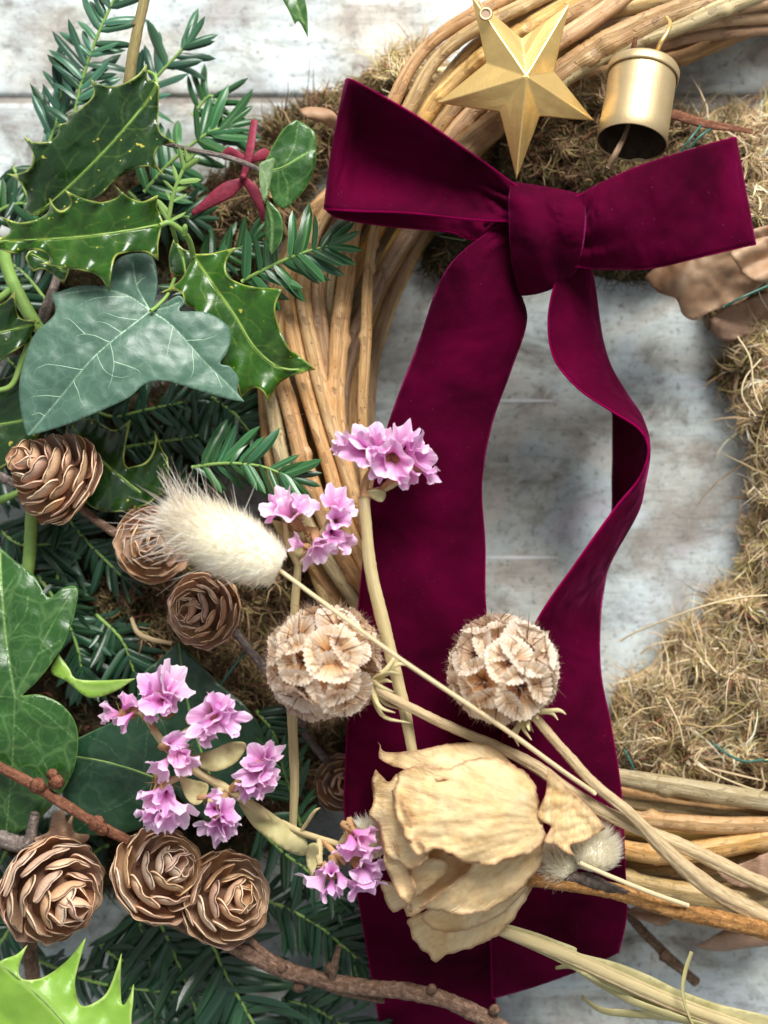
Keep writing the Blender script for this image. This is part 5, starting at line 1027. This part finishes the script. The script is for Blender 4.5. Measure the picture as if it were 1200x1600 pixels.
scabiosa(507, 1034, 290, 92, (0.80, -0.30, 0.15), "papery seed head left of the velvet tail, crossed by a thin straw", 11, [(560, 1062, 292, 7), (610, 1090, 290, 8.5), (690, 1130, 285, 9), (770, 1164, 280, 9.5), (840, 1200, 276, 11), (910, 1250, 272, 12), (970, 1282, 268, 12), (1060, 1320, 255, 13), (1150, 1362, 240, 13), (1240, 1405, 220, 13)])
scabiosa(786, 1046, 300, 84, (0.42, -0.72, 0.10), "papery seed head above the dried rose on the right velvet tail", 23, [(822, 1102, 300, 7), (850, 1138, 296, 8.5), (885, 1178, 292, 9), (930, 1226, 288, 9.5), (985, 1272, 284, 10), (1040, 1328, 270, 13), (1110, 1388, 245, 16), (1180, 1425, 220, 17), (1260, 1465, 200, 17)], N=30, cupr=0.52)

# ---------------------------------------------------------------- bunny tail grass
def bunny(a, b, width, label, stem=None, n=9000, seed=0, awns=420, hl=(14, 26), name="bunny_tail"):
    """a = stalk end, b = tip end of the head (px, py, z)"""
    g = np.random.default_rng(seed); A, B = P(a), P(b); ax = B - A; L = np.linalg.norm(ax); ax /= L; k = K(a[2]); R = width * k
    t = thing(name, a, label, "dried grass", "fluffy bunny tail grass heads"); u = np.cross(ax, (0, 0, 1.0)); u /= np.linalg.norm(u); v = np.cross(ax, u)
    def prof(s): return np.sin(np.pi * np.clip(0.10 + 0.86 * s, 0, 1)) ** 0.55
    nn, m = 14, 18; core = [A + ax * L * (i / (nn - 1)) + 0.84 * R * prof(np.array(i / (nn - 1))) * (u * math.cos(j / m * 6.283) + v * math.sin(j / m * 6.283)) for i in range(nn) for j in range(m)]
    part("head", np.array(core), [tuple(f) for f in grid_faces(nn, m, wrap_m=True).tolist()] + [tuple(range(m)), tuple(range((nn - 1) * m, nn * m))[::-1]], mat_simple("grass_core", (0.90, 0.85, 0.68), (0.94, 0.90, 0.78), 0.8, 300), t)
    s = np.where(g.uniform(size=n) < 0.14, g.uniform(0.93, 1.0, n), g.uniform(-0.02, 1.0, n)); th = g.uniform(0, 6.283, n); rad = np.cos(th)[:, None] * u + np.sin(th)[:, None] * v
    cap_ = np.where(s > 0.93, g.uniform(0, 1, n) ** 0.5, 1.0); root = A + ax * (L * np.minimum(s, 1))[:, None] + rad * (0.80 * R * prof(s) * cap_)[:, None]; lean = (0.75 + 0.5 * s + 0.9 * (s > 0.93))[:, None]
    d = rad * (0.9 * cap_)[:, None] + ax * lean + g.normal(0, 0.22, (n, 3)); d /= np.linalg.norm(d, axis=1)[:, None]
    ln = g.uniform(*hl, n) * k * (0.8 + 0.35 * s); V, F = hairs(root, d, ln, g.uniform(0.35, 0.75, n) * k, out=rad + ax * 0.3 * (s > .9)[:, None])
    c = np.array([(0.92, 0.88, 0.76), (0.94, 0.91, 0.82), (0.90, 0.84, 0.66), (0.95, 0.93, 0.88)])[g.integers(0, 4, n)] * g.uniform(0.9, 1.08, (n, 1))
    o = part("fluff", V, F, FUR, t, cols=np.clip(np.repeat(c, 8, 0), 0, .95), smooth=False); o["kind"] = "stuff"
    if awns:
        s = 1 - np.abs(g.normal(0, 0.33, awns)); s = np.clip(s, 0.05, 1); th = g.uniform(0, 6.283, awns); rad = np.cos(th)[:, None] * u + np.sin(th)[:, None] * v
        root = A + ax * (L * s)[:, None] + rad * (0.55 * R * prof(s))[:, None]; d = rad * 0.75 + ax * 0.95 + g.normal(0, 0.28, (awns, 3)); d /= np.linalg.norm(d, axis=1)[:, None]
        V, F = hairs(root, d, g.uniform(45, 88, awns) * k, g.uniform(0.75, 1.1, awns) * k, bend=g.normal(0, 0.16, (awns, 3)), out=np.tile(np.array([[0, 0.2, 1.0]]), (awns, 1)))
        o = part("awns", V, F, FUR, t, cols=np.repeat(np.array([(0.86, 0.80, 0.70), (0.93, 0.90, 0.84), (0.66, 0.53, 0.42)])[g.integers(0, 3, awns)], 8, 0), smooth=False); o["kind"] = "stuff"
    if stem: tube("stalk", stem, STRAW_P, t, n=60, sides=8, rough=0.02)
    return t
bunny((436, 888, 318), (272, 806, 318), 56, "large fluffy cream bunny tail head lying over the cones", [(425, 882, 318, 3), (445, 897, 320, 3.4), (530, 960, 378, 3.6), (620, 1026, 375, 3.6), (700, 1080, 358, 3.7), (790, 1140, 340, 3.8), (875, 1202, 315, 3.8), (930, 1240, 290, 3.8)], seed=3)
bunny((922, 1356, 262), (932, 1308, 268), 38, "round white bunny tail head under the rose leaf, by the velvet edge", [(905, 1348, 296, 3.4), (960, 1372, 294, 3.6), (1020, 1396, 282, 3.7), (1075, 1415, 262, 3.7)], n=4500, seed=4, awns=0, hl=(16, 26))
bunny((890, 1368, 250), (858, 1340, 258), 32, "pale bunny tail head pressed behind the dried rose", None, n=3500, seed=5, awns=0, hl=(16, 26))
bunny((596, 1330, 240), (568, 1300, 250), 28, "small white tuft peeking between pink flowers and the rose", None, n=2500, seed=6, awns=0, hl=(14, 24))

# ---------------------------------------------------------------- dried rose
rose = thing("dried_rose", (720, 1320, 230), "dried cream yellow rose lying over both velvet tails", "dried rose")
def zrose(off, curl=6, seed=0.0, crease=9, tilt=(0, 0)):
    def f(x, y, e, v):
        q = ((x - 722) / 165.0) ** 2 + ((y - 1330) / 195.0) ** 2
        z = 215 + 150 * np.sqrt(np.clip(1 - q, 0.02, 1)) + off + tilt[0] * (x - 722) / 100 - tilt[1] * (y - 1330) / 100
        z = z + curl * np.exp(-e / 9) * (0.6 + np.sin(x / 17 + y / 13 + seed * 3)) - curl * 0.6 * np.exp(-(e / 30) ** 2)
        ang = np.arctan2(y - 1285, 885 - x); rad = np.hypot(y - 1285, x - 885)
        wr = fbm(ang * 260, rad * 0.45, 26, seed, 4)                     # wrinkles running out from the calyx
        return z + crease * 0.55 * wr + 0.5 * crease * fbm(x, y, 60, seed + 5, 2) + 0.17 * crease * fbm(0.83 * x + 0.56 * y + 9 * fbm(x, y, 40, seed + 2, 2), 0.83 * y - 0.56 * x, 17, seed + 9, 4)
    return f
def rose_uv(q): return np.stack([np.arctan2(q[:, 1] - 1285, 885 - q[:, 0]) * 2.6, np.hypot(q[:, 1] - 1285, q[:, 0] - 885) / 100], -1)
def ragged(pts, amp, seed):
    ol_ = outline(pts, 5.0); c_ = ol_.mean(0); d_ = ol_ - c_; d_ /= np.linalg.norm(d_, axis=1)[:, None] + 1e-9
    return [tuple(p) for p in ol_ + d_ * (amp * fbm(ol_[:, 0], ol_[:, 1], 13, seed, 3))[:, None]]
def petal(pts, off, **kw):
    pts = [(*p, 1) for p in ragged(pts, 3.2, kw.get('seed', 0) + 20)]
    return sheet("petal", pts, zrose(off, **kw), ROSE, rose, 4.0, t=1.2, uvf=rose_uv)
petal([(640, 1434), (693, 1418), (752, 1420), (805, 1396), (838, 1345), (849, 1326, 1), (848, 1345), (833, 1383), (806, 1430), (770, 1466), (717, 1487), (700, 1490), (680, 1503), (668, 1488), (660, 1485), (648, 1470), (640, 1452)], -78, seed=1.0, curl=8)
petal([(597, 1376), (630, 1390), (645, 1425), (630, 1420), (612, 1424), (600, 1400)], -50, seed=2.0)
petal([(598, 1262), (650, 1300), (700, 1320), (760, 1340), (735, 1362), (707, 1387), (672, 1414), (640, 1432), (632, 1420), (636, 1402), (618, 1385), (605, 1362), (596, 1310)], -40, seed=3.0, curl=9)
petal([(700, 1335), (770, 1340), (826, 1320), (849, 1312), (842, 1356), (806, 1395), (764, 1421), (717, 1428), (690, 1424, 1), (655, 1418, 1), (700, 1386), (738, 1352)], -22, seed=4.0, curl=8)
petal([(587, 1202, 1), (598, 1214), (608, 1222), (622, 1210), (650, 1215), (660, 1290), (668, 1338), (640, 1358), (627, 1350), (606, 1336), (592, 1292), (577, 1273), (584, 1245), (580, 1222)], 0, seed=5.0, curl=10, crease=10)
petal([(592, 1160, 1), (600, 1174), (624, 1175), (666, 1170), (700, 1163), (736, 1160), (768, 1167), (800, 1195), (780, 1215), (735, 1215), (682, 1218), (630, 1202), (596, 1187)], 6, seed=6.0, curl=8)
petal([(627, 1204), (660, 1196), (700, 1200), (725, 1190), (758, 1184), (800, 1194), (834, 1222), (842, 1255), (851, 1308), (838, 1325), (818, 1336), (792, 1340), (766, 1351), (728, 1346), (702, 1333), (680, 1325), (668, 1333), (656, 1331), (640, 1315), (627, 1287), (618, 1245), (620, 1220)], 18, seed=7.0, curl=9, crease=10)
petal([(612, 1236, 1), (622, 1230), (634, 1262), (650, 1305), (664, 1322), (655, 1334), (640, 1322), (625, 1290)], 22, seed=8.0, curl=10)
petal([(606, 1290), (640, 1318), (668, 1335), (700, 1350), (690, 1372), (660, 1396), (634, 1408), (616, 1382), (606, 1345)], -28, seed=11.0, curl=11, crease=11)
petal([(660, 1428), (700, 1412), (760, 1408), (800, 1384), (826, 1352), (822, 1385), (796, 1418), (760, 1442), (715, 1456), (680, 1452)], -56, seed=12.0, curl=9, crease=10)
petal([(594, 1300), (604, 1290), (622, 1330), (640, 1362), (650, 1392), (640, 1412), (622, 1396), (606, 1360)], -8, seed=13.0, curl=13, crease=12)
n, m = 12, 22; cv = [(732 + 104 * math.sin(math.pi * i / (n - 1)) * math.cos(j / m * 6.283), 1325 + 120 * math.sin(math.pi * i / (n - 1)) * math.sin(j / m * 6.283), 210 + 100 * math.cos(math.pi * i / (n - 1))) for i in range(n) for j in range(m)]
part("inner_petals", P(np.array(cv)), grid_faces(n, m, wrap_m=True), ROSE, rose, attrs={"edge": np.full(n * m, 20.0)}, uv=np.array(cv)[:, :2] / 100)
sheet("petal", [(857, 1202, 1), (876, 1220), (910, 1252), (928, 1270), (946, 1294, 1), (928, 1306), (908, 1316), (890, 1321), (898, 1338, 1), (884, 1332), (868, 1320), (850, 1316), (862, 1292), (848, 1284), (840, 1272), (853, 1240)], lambda x, y, e, v: 318 - 0.25 * (x - 850) + 16 * np.exp(-((x - 856) / 9.0) ** 2) + 8 * fbm(x, y, 26, 9.0, 4) + 4 * np.exp(-e / 8), ROSE, rose, 4.0, t=2.4)
tube("stem", [(820, 1372, 262, 12), (860, 1376, 268, 12), (930, 1386, 268, 13), (1000, 1405, 260, 13), (1060, 1424, 250, 13), (1120, 1435, 242, 14), (1250, 1470, 225, 14)], ROSE_STEM, rose, n=110, sides=14, rough=0.06)
tube("calyx", [(878, 1374, 270, 7), (905, 1372, 276, 10), (930, 1378, 276, 11), (952, 1386, 272, 9), (985, 1397, 268, 5), (1010, 1405, 264, 3)], CHAR, rose, n=40, rough=0.12)

# ---------------------------------------------------------------- loose straw, stems, leaves
t = thing("winged_stem", (960, 1510, 210), "flat winged straw stem slanting under the rose to the corner", "dry stem")
sheet("wing", [(778, 1442, 1), (800, 1446), (840, 1458), (872, 1470), (900, 1481), (905, 1489), (960, 1503), (1010, 1522), (1060, 1546), (1120, 1568), (1230, 1600), (1240, 1660), (1130, 1620), (1060, 1592), (1020, 1572), (960, 1548), (925, 1531), (880, 1507), (840, 1488), (780, 1462, 1)], lambda x, y, e, v: 205 - 0.06 * (x - 780) + 4 * np.sin(x / 23) + 3 * fbm(x, y, 30, 3.0), DRYLEAF, t, 5)
for d, r_w, mt in ((0, 7, STRAW), (-9, 3, STRAW), (9, 3, STRAW_D)):
    tube("rib", [(776, 1452 + d * .5, 210, r_w), (860, 1482 + d * .8, 206, r_w), (960, 1526 + d, 200, r_w), (1060, 1570 + d, 194, r_w), (1240, 1636 + d, 182, r_w)], mt, t, n=70, sides=8, rough=0.05, flat=(0.6, 1.2))
for k, q in enumerate(([(868, 1512), (895, 1510), (930, 1532), (990, 1565), (1060, 1590), (1110, 1604)], [(909, 1557), (940, 1578), (990, 1584), (1050, 1590), (1110, 1606)], [(1078, 1488), (1068, 1520), (1064, 1555), (1074, 1590), (1092, 1625)])):
    t = thing("tendril", (*q[0], 190), ["longer pale green curling leaf strip under the winged stem", "lowest pale green curling leaf strip under the winged stem", "thin upright tendril crossing the winged stem near the corner"][k], "leaf strip")
    n = len(q); flatstrip("blade", [((x, y - (1.5 + 4.5 * math.sin(3.14 * (i + .3) / n)), 150 + 14 * i if k < 2 else 214), (x + (0 if k < 2 else 5), y + (1.5 + 4.5 * math.sin(3.14 * (i + .3) / n)) * (k < 2), 146 + 14 * i if k < 2 else 212)) for i, (x, y) in enumerate(q)], IVY_U if k == 9 else DRYLEAF, t)
t = thing("broken_stem", (1030, 1480, 60), "short broken brown stem lying on the boards below the canes", "dry stem")
tube("stem", [(975, 1420, 90, 7), (1005, 1455, 80, 7.5), (1032, 1484, 70, 8), (1046, 1500, 66, 9), (1062, 1512, 60, 8), (1088, 1534, 50, 8)], mat_bark("broken_stem_bark", (0.16, 0.10, 0.06), (0.36, 0.26, 0.17), 0.6), t, n=60, rough=0.09)
bud(t, 1040, 1494, 76, 10, BARK)
t = thing("dry_leaf", (1010, 1430, 100), "small brown dry leaf strip between canes and broken stem", "dry leaf")
sheet("blade", [(975, 1424, 1), (1000, 1416), (1030, 1424), (1054, 1436, 1), (1034, 1447), (1005, 1438)], lambda x, y, e, v: 110 + 8 * np.sin(y / 6) + 3 * fbm(x, y, 20, 2.0), BROWNLEAF, t, 4)
t = thing("dry_leaf", (1140, 1470, 70), "curled brown dry leaf on the boards at the lower right", "dry leaf")
sheet("blade", [(1073, 1466, 1), (1092, 1476), (1104, 1470), (1135, 1452), (1170, 1448), (1215, 1452), (1212, 1474), (1160, 1482), (1128, 1486), (1098, 1482)], lambda x, y, e, v: 62 + 16 * np.sin((y - 1450) / 11) + 4 * fbm(x, y, 25, 5.0), BROWNLEAF, t, 4)
t = thing("dry_leaf", (1160, 1370, 170), "folded pale brown dry leaf wedged between the lower canes", "dry leaf")
sheet("blade", [(1120, 1362, 1), (1150, 1352), (1182, 1340), (1188, 1336), (1230, 1330), (1230, 1386), (1175, 1388), (1140, 1380)], lambda x, y, e, v: 168 + 10 * np.sin(x / 11) + 5 * fbm(x, y, 25, 6.0), BROWNLEAF, t, 4)
t = thing("dry_leaf", (1100, 440, 70), "peach brown dried leaf curling out under the right bow loop", "dry leaf")
sheet("blade", [(1007, 434, 1), (1030, 415), (1080, 392), (1140, 372), (1200, 352), (1240, 350), (1240, 420), (1200, 436), (1180, 452), (1160, 470), (1136, 478), (1108, 488), (1084, 500), (1066, 490), (1056, 466), (1028, 456)], lambda x, y, e, v: 120 + 16 * np.sin((x + y) / 26) + 12 * fbm(x, y, 45, 7.0, 3) + 0.1 * (x - 1100), PEACH, t, 5, t=3)
sheet("blade", [(1110, 500, 1), (1130, 484), (1165, 470), (1215, 455), (1215, 505), (1175, 520), (1140, 532), (1116, 522)], lambda x, y, e, v: 78 + 9 * np.sin((x - y) / 19) + 8 * fbm(x, y, 35, 8.0, 3), BROWNLEAF, t, 5, t=3)
sheet("blade", [(1140, 395, 1), (1165, 380), (1215, 372), (1215, 430), (1185, 440), (1160, 425)], lambda x, y, e, v: 150 + 10 * np.sin((x + 2 * y) / 17) + 6 * fbm(x, y, 30, 9.0, 3), PEACH, t, 5, t=3)
t = thing("bark_curl", (485, 185, 110), "curled tan bark flake in the moss left of the bow", "bark")
sheet("flake", [(468, 172, 1), (485, 168), (515, 172), (528, 185), (520, 200), (500, 190), (478, 184)], lambda x, y, e, v: 118 + 10 * np.cos((y - 180) / 9) + 3 * fbm(x, y, 20, 4.0), PEACH, t, 4, t=3)
for k, (q, lab) in enumerate((([(1112, 1160, 118), (1140, 1180, 124), (1165, 1190, 122), (1195, 1188, 116), (1230, 1200, 100)], "green florist wire in the moss at the right edge above the canes"), ([(974, 1170, 112), (985, 1190, 116), (992, 1208, 112)], "short green wire in the moss beside the right velvet tail"), ([(1062, 240, 150), (1080, 215, 158), (1104, 185, 140)], "blue green wire crossing the moss above the right bow loop"), ([(1130, 480, 150), (1165, 462, 160), (1215, 440, 150)], "dark wire over the peach dried leaf"), ([(1075, 235, 146), (1095, 212, 152), (1120, 196, 140)], "second blue green wire beside the pinkish bark strip"), ([(345, 1070, 120), (370, 1035, 128), (395, 1005, 122)], "dark green wire in the moss below the rosette cone"))):
    t = thing("florist_wire", q[0], lab, "wire", "green florist wire"); tube("strand", [(*p, 2.2) for p in q], WIRE, t, sides=6, rough=0)
fib = [[(1200, 930, 120), (1150, 935, 118), (1090, 950, 112), (1000, 985, 60), (968, 1002, 40)], [(1060, 1000, 60), (1020, 1008, 50), (1000, 1022, 36)], [(1152, 525, 120), (1172, 560, 130), (1178, 610, 130), (1190, 640, 128)], [(1190, 560, 130), (1165, 590, 128), (1160, 620, 126), (1180, 650, 120)], [(1085, 1195, 120), (1098, 1170, 126), (1090, 1195, 120), (1186, 1235, 112), (1190, 1200, 118)], [(1040, 1090, 120), (1060, 1130, 128), (1068, 1165, 120)]]
for k, q in enumerate(fib):
    t = thing("straw_fibre", q[0], ["long pale fibre reaching from the moss over the boards", "short pale fibre on the boards at the moss edge", "looped pale fibre at the right edge by the moss", "wavy pale fibre beside the looped one at the right edge", "curled white fibre above the lower canes", "straight pale straw in the lower right moss"][k], "fibre"); tube("strand", [(*p, 1.6) for p in q], STRAW_P, t, n=50, sides=6, rough=0)
